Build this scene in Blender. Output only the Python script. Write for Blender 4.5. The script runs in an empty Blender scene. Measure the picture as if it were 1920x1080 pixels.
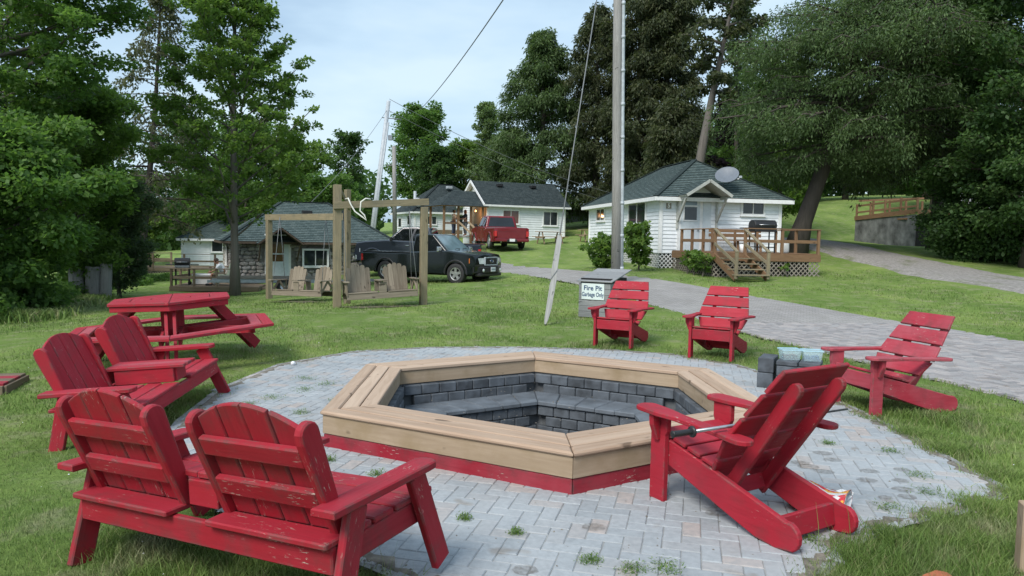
import bpy, bmesh, math, random
import numpy as np
from mathutils import Vector, Matrix
R = math.radians
random.seed(7)
rng = np.random.default_rng(11)
sc = bpy.context.scene
col = sc.collection

# ---------------------------------------------------------------- camera
cam_d = bpy.data.cameras.new('camera'); cam = bpy.data.objects.new('camera', cam_d); col.objects.link(cam)
cam_d.sensor_width = 36.0; cam_d.lens = 36.0*1380/1920
cam_d.clip_start = .05; cam_d.clip_end = 2000
cam.matrix_world = Matrix.Translation((0, 0, 1.65)) @ Matrix.Rotation(R(90)-.067, 4, 'X') @ Matrix.Rotation(.019, 4, 'Z')
sc.camera = cam
# ---------------------------------------------------------------- exposure
sc.view_settings.view_transform = 'Standard'; sc.view_settings.look = 'None'
sc.view_settings.exposure = 1.28; sc.view_settings.gamma = 1
sc.view_settings.use_curve_mapping = False
sc.render.engine = 'CYCLES'
sc.cycles.max_bounces = 7; sc.cycles.diffuse_bounces = 4; sc.cycles.glossy_bounces = 2
sc.cycles.transmission_bounces = 3; sc.cycles.transparent_max_bounces = 6
# ---------------------------------------------------------------- sky
SUN_EL, SUN_AZ = 46, 212
w = bpy.data.worlds.new('World'); sc.world = w; w.use_nodes = True
nt = w.node_tree; nt.nodes.clear()
def WN(t): return nt.nodes.new(t)
out = WN('ShaderNodeOutputWorld'); bg = WN('ShaderNodeBackground'); bg.inputs['Strength'].default_value = .10
sky = WN('ShaderNodeTexSky'); sky.sky_type = 'NISHITA'; sky.sun_disc = False
sky.sun_elevation = R(SUN_EL); sky.sun_rotation = R(SUN_AZ); sky.air_density = 1.2; sky.dust_density = 2
tc = WN('ShaderNodeTexCoord'); mp = WN('ShaderNodeMapping'); mp.inputs['Scale'].default_value = (1.0, 1.0, 3.2)
nz = WN('ShaderNodeTexNoise'); nz.inputs['Scale'].default_value = 2.1; nz.inputs['Detail'].default_value = 5; nz.inputs['Roughness'].default_value = .52
nz2 = WN('ShaderNodeTexNoise'); nz2.inputs['Scale'].default_value = 1.1; nz2.inputs['Detail'].default_value = 3
cr = WN('ShaderNodeValToRGB'); cr.color_ramp.elements[0].position = .40; cr.color_ramp.elements[1].position = .62
cr.color_ramp.elements[0].color = (1.95, 2.7, 3.5, 1); cr.color_ramp.elements[1].color = (3.05, 3.75, 4.25, 1)
e = cr.color_ramp.elements.new(.5); e.color = (2.5, 3.3, 4.0, 1)
mx = WN('ShaderNodeMix'); mx.data_type = 'RGBA'; mx.inputs['Factor'].default_value = .86
L = nt.links.new
L(tc.outputs['Generated'], mp.inputs['Vector']); L(mp.outputs[0], nz.inputs['Vector']); L(nz.outputs['Fac'], cr.inputs['Fac'])
L(sky.outputs[0], mx.inputs['A']); L(cr.outputs[0], mx.inputs['B']); L(mx.outputs['Result'], bg.inputs['Color']); L(bg.outputs[0], out.inputs[0])
# ---------------------------------------------------------------- sun behind cloud
sd = bpy.data.lights.new('sun', 'SUN'); sd.energy = 1.5; sd.angle = R(24); sd.color = (1, .95, .88)
sun = bpy.data.objects.new('sun', sd); col.objects.link(sun)
_az = R(SUN_AZ); _el = R(SUN_EL)
_d = Vector((math.sin(_az)*math.cos(_el), math.cos(_az)*math.cos(_el), math.sin(_el)))
sun.rotation_euler = (-_d).to_track_quat('-Z', 'Y').to_euler()

# ---------------------------------------------------------------- materials
MATS = {}
class NT:
    def __init__(s, name):
        s.m = bpy.data.materials.new(name); s.m.use_nodes = True; s.t = s.m.node_tree
        s.b = s.t.nodes['Principled BSDF']; s.o = s.t.nodes['Material Output']
    def n(s, ty, **kw):
        x = s.t.nodes.new('ShaderNode'+ty)
        for k, v in kw.items():
            if k.startswith('_'): setattr(x, k[1:], v)
            else:
                k2 = k.replace('__', ' ')
                if isinstance(v, bpy.types.NodeSocket): s.t.links.new(v, x.inputs[k2])
                else: x.inputs[k2].default_value = v
        return x
    def l(s, a, b): s.t.links.new(a, b)
    def set(s, **kw):
        for k, v in kw.items():
            k = k.replace('__', ' ')
            if isinstance(v, bpy.types.NodeSocket): s.l(v, s.b.inputs[k])
            else: s.b.inputs[k].default_value = v
    def ramp(s, fac, stops):
        r = s.n('ValToRGB'); s.l(fac, r.inputs[0]); el = r.color_ramp.elements
        while len(el) < len(stops): el.new(.5)
        for e, (p, c) in zip(el, stops):
            e.position = p; e.color = (*c, 1) if not isinstance(c, (int, float)) else (c, c, c, 1)
        return r.outputs[0]
    def mix(s, f, a, b, mode='MIX'):
        x = s.n('Mix', _data_type='RGBA', _blend_type=mode)
        for k, v in (('Factor', f), ('A', a), ('B', b)):
            i = [q for q in x.inputs if q.name == k and (k == 'Factor' and q.type == 'VALUE' or k != 'Factor' and q.type == 'RGBA')][0]
            if isinstance(v, bpy.types.NodeSocket): s.l(v, i)
            else: i.default_value = v if isinstance(v, (int, float)) else (*v, 1) if len(v) == 3 else v
        return [q for q in x.outputs if q.type == 'RGBA'][0]
    def math(s, op, a, b=0.):
        x = s.n('Math', _operation=op)
        for i, v in ((0, a), (1, b)):
            if isinstance(v, bpy.types.NodeSocket): s.l(v, x.inputs[i])
            else: x.inputs[i].default_value = v
        return x.outputs[0]
    def rnd(s):
        a = s.n('ObjectInfo').outputs['Random']; b = s.n('NewGeometry').outputs['Random Per Island']
        return s.math('FRACT', s.math('ADD', a, b))
    def co(s, scale=(1, 1, 1), jitter=True, which='Object'):
        t = s.n('TexCoord').outputs[which]
        if jitter:
            r = s.n('ObjectInfo').outputs['Random']; v = s.n('CombineXYZ'); k = s.math('MULTIPLY', r, 37.)
            s.l(k, v.inputs[0]); s.l(k, v.inputs[1]); s.l(s.math('MULTIPLY', r, 91.), v.inputs[2])
            t = s.n('VectorMath', _operation='ADD'); s.l(s.n('TexCoord').outputs[which], t.inputs[0]); s.l(v.outputs[0], t.inputs[1]); t = t.outputs[0]
        return s.n('Mapping', Vector=t, Scale=scale).outputs[0]
    def noise(s, vec, scale, detail=4, rough=.55, dist=0.):
        return s.n('TexNoise', Vector=vec, Scale=scale, Detail=detail, Roughness=rough, Distortion=dist).outputs['Fac']
    def bump(s, h, strength=.3, dist=.01):
        x = s.n('Bump', Height=h, Strength=strength, Distance=dist); s.l(x.outputs[0], s.b.inputs['Normal'])
def mat_plain(name, c, rough=.6, var=.12, metal=0., bump=0., scale=8., spec=None, coat=0.):
    M = NT(name); v = M.co()
    n = M.noise(v, scale, 5); c2 = tuple(x*(1-var*2) for x in c); c1 = tuple(min(1, x*(1+var)) for x in c)
    base = M.ramp(n, [(.3, c2), (.7, c1)])
    M.set(Base__Color=base, Roughness=rough, Metallic=metal)
    if spec is not None: M.set(Specular__IOR__Level=spec)
    if coat: M.set(Coat__Weight=coat, Coat__Roughness=.05)
    if bump: M.bump(M.noise(v, scale*4, 4), bump, .005)
    MATS[name] = M.m; return M.m
def mat_wood(name, dark, light, rough=.75, grain=1., knots=True, stain=None, var=.35, bump=.35, up=False):
    """grain runs along each board's local X"""
    M = NT(name); v = M.co((14*grain, 14*grain, 1.1*grain) if up else (1.1*grain, 14*grain, 14*grain)); vb = M.co((1, 1, 1))
    g = M.noise(v, 2.2, 7, .62, .6); g2 = M.noise(M.co((40, 40, .8) if up else (.8, 40, 40)), 3., 3, .6)
    c = M.ramp(g, [(.28, dark), (.72, light)])
    c = M.mix(M.math('MULTIPLY', g2, .5), c, dark, 'MIX')
    r = M.rnd()
    c = M.mix(var, c, M.mix(r, dark, light), 'MIX')
    if knots:
        k = M.noise(M.co((1, 2.2, 2.2)), 4.3, 2, .4)
        c = M.mix(M.ramp(k, [(.69, 0.), (.74, .75)]), c, tuple(x*.35 for x in dark))
    if stain:
        s = M.noise(vb, 2.7, 5, .6); c = M.mix(M.ramp(s, [(.48, 0.), (.68, .8)]), c, stain)
    M.set(Base__Color=c, Roughness=rough, Specular__IOR__Level=.25); M.bump(g, bump, .004)
    MATS[name] = M.m; return M.m
def mat_paint(name, c, chip=.5, dirt=.4, fade=(.45, .10, .13), fadek=.3, rough=.6):
    M = NT(name); v = M.co((1.2, 12, 12)); vb = M.co()
    g = M.noise(v, 3, 6, .6, .4)
    base = M.mix(M.math('MULTIPLY', M.ramp(M.noise(vb, 2.2, 5), [(.4, 0.), (.7, 1.)]), fadek), c, fade)
    base = M.mix(M.ramp(g, [(.25, .38), (.5, 0.)]), base, tuple(x*.5 for x in c))
    base = M.mix(M.math('MULTIPLY', M.rnd(), .22), base, tuple(x*.65 for x in c))
    fl = M.noise(M.co((9, 46, 46)), 1.9, 5, .7); patch = M.ramp(M.noise(vb, 4.1, 4), [(.52, 0.), (.68, 1.)])
    fm = M.math('MULTIPLY', M.ramp(fl, [(.66-.07*chip, 0.), (.68-.06*chip, 1.)]), patch)
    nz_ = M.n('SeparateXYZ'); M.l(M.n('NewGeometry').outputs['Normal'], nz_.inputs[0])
    base = M.mix(M.math('MULTIPLY', M.ramp(nz_.outputs[2], [(.55, 0.), (.95, 1.)]), .22), base, fade)  # upward faces: bleaching plus pinkish sky light, painted into the colour
    base = M.mix(fm, base, (.46, .37, .32))
    # bare grey wood where edges have worn
    be = M.n('Bevel', _samples=4); be.inputs['Radius'].default_value = .02
    gn = M.n('NewGeometry').outputs['Normal']; dp = M.n('VectorMath', _operation='DOT_PRODUCT'); M.l(be.outputs[0], dp.inputs[0]); M.l(gn, dp.inputs[1])
    edge = M.ramp(dp.outputs['Value'], [(.93, 1.), (.995, 0.)])
    en = M.math('MULTIPLY', edge, M.ramp(M.noise(vb, 11, 4, .6), [(.50-.07*chip, 0.), (.60, 1.)]))
    base = M.mix(M.math('MULTIPLY', en, .8), base, (.11, .075, .07))
    d = M.ramp(M.noise(vb, 5.5, 6, .65), [(.5, 0.), (.75, 1.)])
    base = M.mix(M.math('MULTIPLY', d, dirt), base, (.10, .035, .035))
    M.set(Base__Color=base, Roughness=M.ramp(g, [(.3, rough+.15), (.7, rough)]), Specular__IOR__Level=.35)
    M.bump(M.math('SUBTRACT', g, M.math('MULTIPLY', fm, .6)), .4, .004)
    MATS[name] = M.m; return M.m
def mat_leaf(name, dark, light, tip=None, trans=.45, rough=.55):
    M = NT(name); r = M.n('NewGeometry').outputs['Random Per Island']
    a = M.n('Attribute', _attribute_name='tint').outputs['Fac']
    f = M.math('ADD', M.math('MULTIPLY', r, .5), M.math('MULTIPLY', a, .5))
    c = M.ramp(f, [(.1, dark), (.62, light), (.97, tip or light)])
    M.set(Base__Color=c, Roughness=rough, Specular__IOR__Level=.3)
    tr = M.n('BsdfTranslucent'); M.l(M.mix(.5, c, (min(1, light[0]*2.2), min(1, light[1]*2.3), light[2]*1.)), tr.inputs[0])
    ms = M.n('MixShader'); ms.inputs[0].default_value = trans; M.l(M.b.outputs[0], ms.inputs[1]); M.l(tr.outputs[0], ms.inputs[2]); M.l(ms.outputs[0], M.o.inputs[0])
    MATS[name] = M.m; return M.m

RED = mat_paint('red_paint', (.335, .010, .024), .5, .4, fade=(.40, .045, .07))
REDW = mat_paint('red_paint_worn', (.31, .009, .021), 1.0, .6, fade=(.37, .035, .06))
REDF = mat_paint('red_paint_faded', (.36, .025, .045), .6, .5, fade=(.42, .13, .155), fadek=.6, rough=.6)
REDT = mat_paint('red_timber', (.27, .010, .024), .8, .75, fade=(.34, .07, .09), fadek=.7, rough=.75)
CEDAR = mat_wood('new_cedar', (.31, .21, .145), (.57, .44, .335), grain=.8, var=.4)
FASC = mat_wood('fascia_wood', (.26, .19, .125), (.48, .375, .27), grain=.6, var=.3, stain=(.26, .19, .11))
POSTW = mat_wood('treated_post', (.13, .11, .07), (.36, .30, .20), var=.3, stain=(.16, .15, .11))
GREYW = mat_wood('weathered_grey_wood', (.14, .12, .10), (.42, .38, .33), var=.35)
BOXW = mat_wood('box_grey_wood', (.15, .155, .16), (.34, .35, .36), var=.3)
DECKW = mat_wood('brown_deck_wood', (.12, .068, .038), (.31, .19, .11), var=.35)
DECKG = mat_wood('old_deck_wood', (.11, .085, .06), (.30, .235, .165), var=.35)
SWINGW = mat_wood('swing_grey_wood', (.11, .09, .065), (.36, .31, .24), var=.4)
PLANKW = mat_wood('bleached_plank', (.20, .20, .19), (.42, .42, .40), var=.2)
POLEW = mat_wood('pole_wood', (.17, .165, .16), (.40, .39, .375), var=.2, up=True)
PICW = mat_wood('picnic_wood', (.2, .14, .09), (.48, .36, .24), var=.3)
WHITE = mat_plain('white_siding', (.78, .81, .84), .55, .05, scale=3)
TRIM = mat_plain('white_trim', (.78, .79, .79), .5, .05)
TRIMG = mat_plain('grey_trim', (.42, .43, .40), .6, .1)
DOORW = mat_plain('white_door', (.60, .66, .70), .4, .05)
SOFF = mat_plain('brown_soffit', (.10, .07, .05), .7, .15)
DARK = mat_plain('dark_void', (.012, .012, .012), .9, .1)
BLACK = mat_plain('black_plastic', (.018, .018, .02), .45, .15)
RUBBER = mat_plain('tyre_rubber', (.022, .022, .024), .75, .2, bump=.2)
CHROME = mat_plain('chrome', (.62, .63, .65), .22, .05, metal=1.)
STEEL = mat_plain('brushed_steel', (.42, .43, .45), .35, .1, metal=.9)
GALV = mat_plain('grey_conduit', (.42, .46, .50), .5, .1)
ALLOY = mat_plain('alloy_rim', (.45, .46, .47), .35, .08, metal=.7)
SLATEB = mat_plain('charcoal_block', (.088, .102, .120), .8, .3, bump=.35, scale=6)
CAPB = mat_plain('charcoal_cap', (.115, .133, .155), .75, .2, bump=.3, scale=5)
ASH = mat_plain('ash', (.10, .10, .10), .95, .3, bump=.5)
STONEM = None
RECYC = mat_plain('clear_plastic_blue', (.45, .68, .78), .25, .05)
SOIL = mat_plain('soil', (.20, .18, .15), .95, .3, bump=.6, scale=14)
Mv = NT('gravel'); v = Mv.n('NewGeometry').outputs['Position']
c = Mv.ramp(Mv.noise(v, 9, 7, .8), [(.3, (.13, .12, .11)), (.5, (.27, .255, .24)), (.7, (.42, .40, .38))])
c = Mv.mix(Mv.ramp(Mv.noise(Mv.n('Mapping', Vector=v, Scale=(1, .3, 1)).outputs[0], 1.6, 6, .65), [(.54, 0.), (.66, .75)]), c, (.12, .14, .06))
Mv.set(Base__Color=c, Roughness=.95); Mv.bump(Mv.noise(v, 24, 6, .8), .8, .03); GRAVEL = Mv.m
CONCR = mat_plain('grey_concrete', (.17, .175, .18), .85, .35, bump=.3, scale=1.6)
PAINT_DK = mat_plain('dark_green_grey_car_paint', (.005, .008, .008), .22, .05, coat=.6, spec=.35)
PAINT_NV = mat_plain('navy_car_paint', (.02, .026, .04), .28, .05, coat=1., spec=.6)
PAINT_RD = mat_plain('crimson_car_paint', (.16, .004, .010), .30, .05, coat=.6, spec=.4)
LAMPC = mat_plain('headlight_lens', (.62, .66, .68), .12, .1, coat=1.)
AMBER = mat_plain('amber_lens', (.80, .20, .02), .2, .1)
TAILR = mat_plain('tail_lens', (.55, .03, .03), .2, .1)
SKIN = mat_plain('skin', (.42, .22, .15), .6, .06)
SHIRTW = mat_plain('white_cotton', (.75, .76, .78), .8, .05)
PANTS = mat_plain('khaki_cotton', (.19, .16, .12), .85, .2, scale=20)
JEANS = mat_plain('blue_jeans', (.07, .10, .17), .85, .1)
NAVYC = mat_plain('navy_cotton', (.03, .035, .05), .85, .1)
HAIRB = mat_plain('brown_hair', (.05, .03, .02), .7, .2)
HAIRR = mat_plain('red_hair', (.35, .09, .03), .6, .2)
CURTN = mat_plain('grey_curtain', (.25, .26, .26), .8, .2, scale=30)
ORANGE = mat_plain('red_brick', (.42, .13, .06), .9, .2, bump=.3)
PLASTG = mat_plain('pale_green_plastic', (.55, .60, .48), .45, .06)
ROPE = mat_plain('white_rope', (.70, .70, .66), .8, .1)
WIRE = mat_plain('grey_wire', (.17, .18, .19), .5, .1)
def mat_pane(name, c, rough=.06):
    M = NT(name); v = M.co()
    M.set(Base__Color=M.ramp(M.noise(v, 1.3, 2), [(.35, tuple(x*.5 for x in c)), (.65, c)]), Roughness=rough, Specular__IOR__Level=.7)
    MATS[name] = M.m; return M.m
PANE = mat_pane('window_glass', (.035, .045, .05)); PANEW = mat_pane('curtain_reflection_glass', (.16, .06, .035)); PANEC = mat_pane('car_glass', (.012, .015, .018), .03)  # warm pane: orange curtain tone, and a door reflection painted into the colour
PANEL = mat_pane('pale_glass', (.16, .24, .27), .05)
def mat_lit(name, c, e, s):
    M = NT(name); M.set(Base__Color=(*c, 1), Emission__Color=(*e, 1), Emission__Strength=s); MATS[name] = M.m; return M.m
PORCHL = mat_lit('porch_bulb', (.9, .6, .3), (1, .5, .18), 1.6)
# shingles: courses are real strips, the tabs are flat colour from the strip's own uv
def mat_shingle(name, a, b, tab=.16):
    M = NT(name); uv = M.n('UVMap').outputs[0]
    br = M.n('TexBrick', Vector=uv, Color1=(*a, 1), Color2=(*b, 1), Mortar=(a[0]*.35, a[1]*.35, a[2]*.35, 1), Scale=1., Mortar__Size=.006, Bias=0., Brick__Width=tab, Row__Height=.14)
    n = M.noise(uv, 9, 5, .7)
    c = M.mix(M.ramp(n, [(.3, .5), (.7, 0.)]), br.outputs[0], tuple(x*.5 for x in a))
    M.set(Base__Color=c, Roughness=.9, Specular__IOR__Level=.2); M.bump(M.noise(uv, 60, 3), .4, .01); return M.m
SHING = mat_shingle('green_shingle', (.072, .105, .105), (.13, .17, .165))
SHING2 = mat_shingle('dark_shingle', (.040, .056, .060), (.078, .098, .10))
def mat_stone(name):
    M = NT(name); v = M.co(); r = M.rnd()
    c = M.ramp(r, [(.0, (.22, .20, .185)), (.3, (.40, .37, .34)), (.55, (.32, .32, .315)), (.8, (.52, .49, .45)), (1., (.26, .235, .22))])
    c = M.mix(M.ramp(M.noise(v, 5, 6, .7), [(.35, .6), (.6, 0.)]), c, (.10, .09, .085))
    M.set(Base__Color=c, Roughness=.9); M.bump(M.noise(v, 9, 6, .7), .7, .03); return M.m
STONEM = mat_stone('field_stone')
MORTAR = mat_plain('mortar', (.22, .21, .20), .95, .2, bump=.4)
def mat_paver(name, stops, wear=.5, fk=.55):
    M = NT(name); r = M.rnd(); v = M.n('NewGeometry').outputs['Position']
    c = M.ramp(r, stops)
    big = M.noise(v, .9, 4); fine = M.noise(v, 26, 6, .7)
    c = M.mix(M.ramp(fine, [(.3, fk), (.62, 0.)]), c, tuple(x*.62 for x in stops[0][1]))
    c = M.mix(M.ramp(big, [(.45, 0.), (.7, wear)]), c, (.41, .44, .46))
    sp = M.noise(v, 4.2, 2, .4, 0.2); c = M.mix(M.ramp(sp, [(.66, 0.), (.72, .5)]), c, (.20, .165, .13))
    M.set(Base__Color=c, Roughness=.88, Specular__IOR__Level=.25); M.bump(fine, .35, .004); return M.m
PAVER = mat_paver('grey_paver', [(0., (.30, .325, .345)), (.6, (.36, .385, .405)), (.8, (.33, .34, .35)), (.95, (.38, .35, .335)), (1., (.40, .35, .325))])
PAVER2 = mat_paver('drive_paver', [(0., (.20, .195, .20)), (.3, (.33, .32, .32)), (.55, (.25, .235, .235)), (.8, (.39, .36, .35)), (1., (.27, .26, .265))], .1, .25)
# lawn colours: one field in world position shared by the sheet and the blades
def lawn_col(M, bright=1.):
    v = M.n('NewGeometry').outputs['Position']
    a = M.noise(M.n('Mapping', Vector=v, Scale=(.55, .35, 0)).outputs[0], 1.0, 5, .6, .3); b = M.noise(M.n('Mapping', Vector=v, Scale=(1, 1, 0)).outputs[0], 2.3, 5, .65)
    c = M.ramp(a, [(.32, (.095*bright, .160*bright, .036*bright)), (.5, (.152*bright, .228*bright, .058*bright)), (.68, (.228*bright, .300*bright, .085*bright))])
    c = M.mix(M.ramp(b, [(.50, 0.), (.68, .7)]), c, (.31*bright, .29*bright, .19*bright))
    dry = M.n('Mapping', Vector=v, Location=(3.2, -4.0, 0), Scale=(.24, .22, 0)).outputs[0]; dl = M.n('VectorMath', _operation='LENGTH'); M.l(dry, dl.inputs[0])
    dm = M.math('MULTIPLY', M.ramp(dl.outputs['Value'], [(.35, .75), (.9, 0.)]), M.ramp(M.noise(v, 1.4, 5, .7), [(.35, .3), (.6, 1.)]))
    c = M.mix(dm, c, (.27*bright, .28*bright, .19*bright))
    return c, v
Mg = NT('lawn_ground'); c, v = lawn_col(Mg, 1.18)
fn = Mg.noise(v, 22, 6, .75); fn2 = Mg.noise(Mg.n('Mapping', Vector=v, Scale=(1, .35, 1)).outputs[0], 7, 5, .7)
c = Mg.mix(Mg.ramp(fn, [(.3, .55), (.55, 0.)]), c, (.045, .075, .022)); c = Mg.mix(Mg.ramp(fn2, [(.42, 0.), (.75, .45)]), c, (.17, .24, .06))
Mg.set(Base__Color=c, Roughness=.95, Specular__IOR__Level=.1); Mg.bump(fn, .9, .05); LAWN = Mg.m
Mb = NT('grass_blade'); c, v = lawn_col(Mb, 1.3); r = Mb.n('NewGeometry').outputs['Random Per Island']
c = Mb.mix(Mb.ramp(r, [(.2, .5), (.5, 0.)]), c, (.04, .085, .02)); c = Mb.mix(Mb.ramp(r, [(.86, 0.), (.95, .7)]), c, (.30, .27, .15))
Mb.set(Base__Color=c, Roughness=.6, Specular__IOR__Level=.25)
tr = Mb.n('BsdfTranslucent'); Mb.l(c, tr.inputs[0]); ms = Mb.n('MixShader'); ms.inputs[0].default_value = .3
Mb.l(Mb.b.outputs[0], ms.inputs[1]); Mb.l(tr.outputs[0], ms.inputs[2]); Mb.l(ms.outputs[0], Mb.o.inputs[0]); BLADE = Mb.m
BARK = mat_wood('grey_bark', (.055, .05, .045), (.19, .17, .15), grain=.35, knots=False, bump=.9, up=True)
BARKD = mat_wood('dark_bark', (.035, .03, .026), (.11, .095, .08), grain=.35, knots=False, bump=.9, up=True)
LF_MAPLE = mat_leaf('maple_leaf', (.045, .090, .024), (.125, .210, .052), (.21, .29, .075), trans=.52)
LF_ELDER = mat_leaf('elder_leaf', (.036, .082, .024), (.108, .200, .052), (.19, .29, .08), trans=.5)
LF_DARK = mat_leaf('dark_leaf', (.022, .052, .018), (.062, .122, .038), (.11, .18, .055))
LF_GREY = mat_leaf('grey_green_leaf', (.035, .060, .035), (.090, .135, .075), (.13, .18, .10))
LF_CEDAR = mat_leaf('cedar_spray', (.020, .029, .014), (.064, .082, .036), (.12, .125, .060), trans=.35)
LF_CEDAR2 = mat_leaf('cedar_spray_green', (.030, .052, .020), (.085, .138, .050), (.14, .20, .075), trans=.35)
LF_BIRCH = mat_leaf('poplar_leaf', (.065, .105, .045), (.15, .22, .10), (.22, .28, .15))
LF_PURP = mat_leaf('purple_leaf', (.010, .008, .012), (.028, .020, .030), (.045, .03, .045))
LF_TAM = mat_leaf('tamarack_leaf', (.040, .046, .026), (.088, .100, .055), (.13, .13, .085))
LF_SHRUB = mat_leaf('shrub_leaf', (.05, .10, .025), (.13, .22, .05), (.26, .33, .09))

# ---------------------------------------------------------------- object helpers
def link(o, parent=None):
    col.objects.link(o)
    if parent is not None: o.parent = parent
    return o
def tag(o, label=None, cat=None, group=None, kind=None):
    if label: o['label'] = label
    if cat: o['category'] = cat
    if group: o['group'] = group
    if kind: o['kind'] = kind
    return o
def mesh(name, verts, faces, mat=None, smooth=False):
    me = bpy.data.meshes.new(name); me.from_pydata([tuple(v) for v in verts], [], [tuple(f) for f in faces])
    if mat: me.materials.append(mat)
    if smooth: me.shade_smooth()
    me.update(); return me
def obj(name, me, parent=None, M=None):
    o = bpy.data.objects.new(name, me); link(o, parent)
    if M is not None: o.matrix_local = M
    return o
def thing(name, label, cat, loc, rz=0., group=None, tilt=(0., 0.)):
    """Empty at the base; tilt = rise per metre along its local x and y"""
    o = bpy.data.objects.new(name, None); o.empty_display_size = .2; link(o)
    ex = Vector((math.cos(rz), math.sin(rz), tilt[0])).normalized(); ey = Vector((-math.sin(rz), math.cos(rz), tilt[1])).normalized()
    ez = ex.cross(ey).normalized(); ey = ez.cross(ex)
    m = Matrix((ex, ey, ez)).transposed().to_4x4(); m.translation = Vector(loc); o.matrix_world = m
    return tag(o, label, cat, group)
def frame(p0, xdir, wdir):
    x = Vector(xdir).normalized(); y = Vector(wdir); y = (y-x*y.dot(x)).normalized(); z = x.cross(y)
    m = Matrix((x, y, z)).transposed().to_4x4(); m.translation = Vector(p0); return m
_bc = {}
def box_mesh(l, w_, t, mat, ch=.004):
    k = (round(l, 3), round(w_, 3), round(t, 3), mat.name, ch)
    if k in _bc: return _bc[k]
    bm = bmesh.new(); bmesh.ops.create_cube(bm, size=1.)
    bmesh.ops.scale(bm, vec=(l, w_, t), verts=bm.verts)
    if ch: bmesh.ops.bevel(bm, geom=bm.edges[:], offset=min(ch, t*.3, w_*.3), segments=1, affect='EDGES')
    me = bpy.data.meshes.new('board'); bm.to_mesh(me); bm.free(); me.materials.append(mat); _bc[k] = me; return me
def board(name, p0, p1, w_, t, mat, parent, wdir=(0, 0, 1), ch=.004, ext=0.):
    """plank from p0 to p1 (centre line), width along wdir, grain along its length"""
    p0 = Vector(p0); p1 = Vector(p1); d = p1-p0; l = d.length+2*ext
    return obj(name, box_mesh(l, w_, t, mat, ch), parent, frame((p0+p1)/2, d, wdir))
def prism_mesh(out, t, mat, ch=.004, smooth=False):
    bm = bmesh.new(); n = len(out)
    a = [bm.verts.new((x, y, -t/2)) for x, y in out]; b = [bm.verts.new((x, y, t/2)) for x, y in out]
    fa = bm.faces.new(a[::-1]); fb = bm.faces.new(b)
    for i in range(n): bm.faces.new((a[i], a[(i+1) % n], b[(i+1) % n], b[i]))
    bmesh.ops.recalc_face_normals(bm, faces=bm.faces)
    if ch:
        ed = [e for e in bm.edges if (e.verts[0].co.z*e.verts[1].co.z > 0)]
        bmesh.ops.bevel(bm, geom=ed, offset=ch, segments=1, affect='EDGES', clamp_overlap=True)
    me = bpy.data.meshes.new('shape'); bm.to_mesh(me); bm.free(); me.materials.append(mat); return me
def shape(name, out, t, mat, parent, M, ch=.004):
    return obj(name, prism_mesh(out, t, mat, ch), parent, M)
def tube_geo(path, radii, seg=8, cap=True):
    V = []; Fc = []; path = [Vector(p) for p in path]; n = len(path)
    if isinstance(radii, (int, float)): radii = [radii]*n
    up = Vector((0, 0, 1)); prev = None
    for i, p in enumerate(path):
        d = (path[min(i+1, n-1)]-path[max(i-1, 0)]).normalized()
        if prev is None:
            a = d.cross(up if abs(d.z) < .95 else Vector((1, 0, 0))).normalized()
        else: a = (prev-d*prev.dot(d)).normalized()
        prev = a; b = d.cross(a)
        for k in range(seg):
            t = 2*math.pi*k/seg; V.append(p+(a*math.cos(t)+b*math.sin(t))*radii[i])
    for i in range(n-1):
        for k in range(seg):
            k2 = (k+1) % seg; Fc.append((i*seg+k, i*seg+k2, (i+1)*seg+k2, (i+1)*seg+k))
    if cap: Fc.append(tuple(range(seg))[::-1]); Fc.append(tuple((n-1)*seg+k for k in range(seg)))
    return V, Fc
def merge(geos):
    V = []; Fc = []
    for v, f in geos:
        o = len(V); V += list(v); Fc += [tuple(i+o for i in q) for q in f]
    return V, Fc
def tube(name, path, radii, mat, parent, seg=10, smooth=True):
    v, f = tube_geo(path, radii, seg); return obj(name, mesh(name, v, f, mat, smooth), parent)
def lathe_geo(prof, seg=24, axis='z'):
    V = []; Fc = []
    for r, z in prof:
        for k in range(seg):
            t = 2*math.pi*k/seg; V.append((r*math.cos(t), r*math.sin(t), z))
    for i in range(len(prof)-1):
        for k in range(seg):
            k2 = (k+1) % seg; Fc.append((i*seg+k, i*seg+k2, (i+1)*seg+k2, (i+1)*seg+k))
    if axis == 'y': V = [(x, z, y) for x, y, z in V]; Fc = [f[::-1] for f in Fc]
    return V, Fc
def lathe(name, prof, mat, parent, M=None, seg=24, axis='z'):
    v, f = lathe_geo(prof, seg, axis); return obj(name, mesh(name, v, f, mat, True), parent, M)
def box_geo(c, s, M=None):
    cx, cy, cz = c; sx, sy, sz = (q/2 for q in s)
    V = [Vector((cx+a*sx, cy+b*sy, cz+d*sz)) for a in (-1, 1) for b in (-1, 1) for d in (-1, 1)]
    if M: V = [M @ v for v in V]
    return V, [(0, 1, 3, 2), (4, 6, 7, 5), (0, 4, 5, 1), (2, 3, 7, 6), (0, 2, 6, 4), (1, 5, 7, 3)]
def beam_geo(p0, p1, w_, t, wdir=(0, 0, 1)):
    p0 = Vector(p0); p1 = Vector(p1); M = frame((p0+p1)/2, p1-p0, wdir); return box_geo((0, 0, 0), ((p1-p0).length, w_, t), M)
def joined(name, geos, mat, parent=None, smooth=False):
    v, f = merge(geos); return obj(name, mesh(name, v, f, mat, smooth), parent)
def boxp(name, c, s, mat, parent, ch=.01):
    return obj(name, box_mesh(s[0], s[1], s[2], mat, ch), parent, Matrix.Translation(c))
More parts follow.
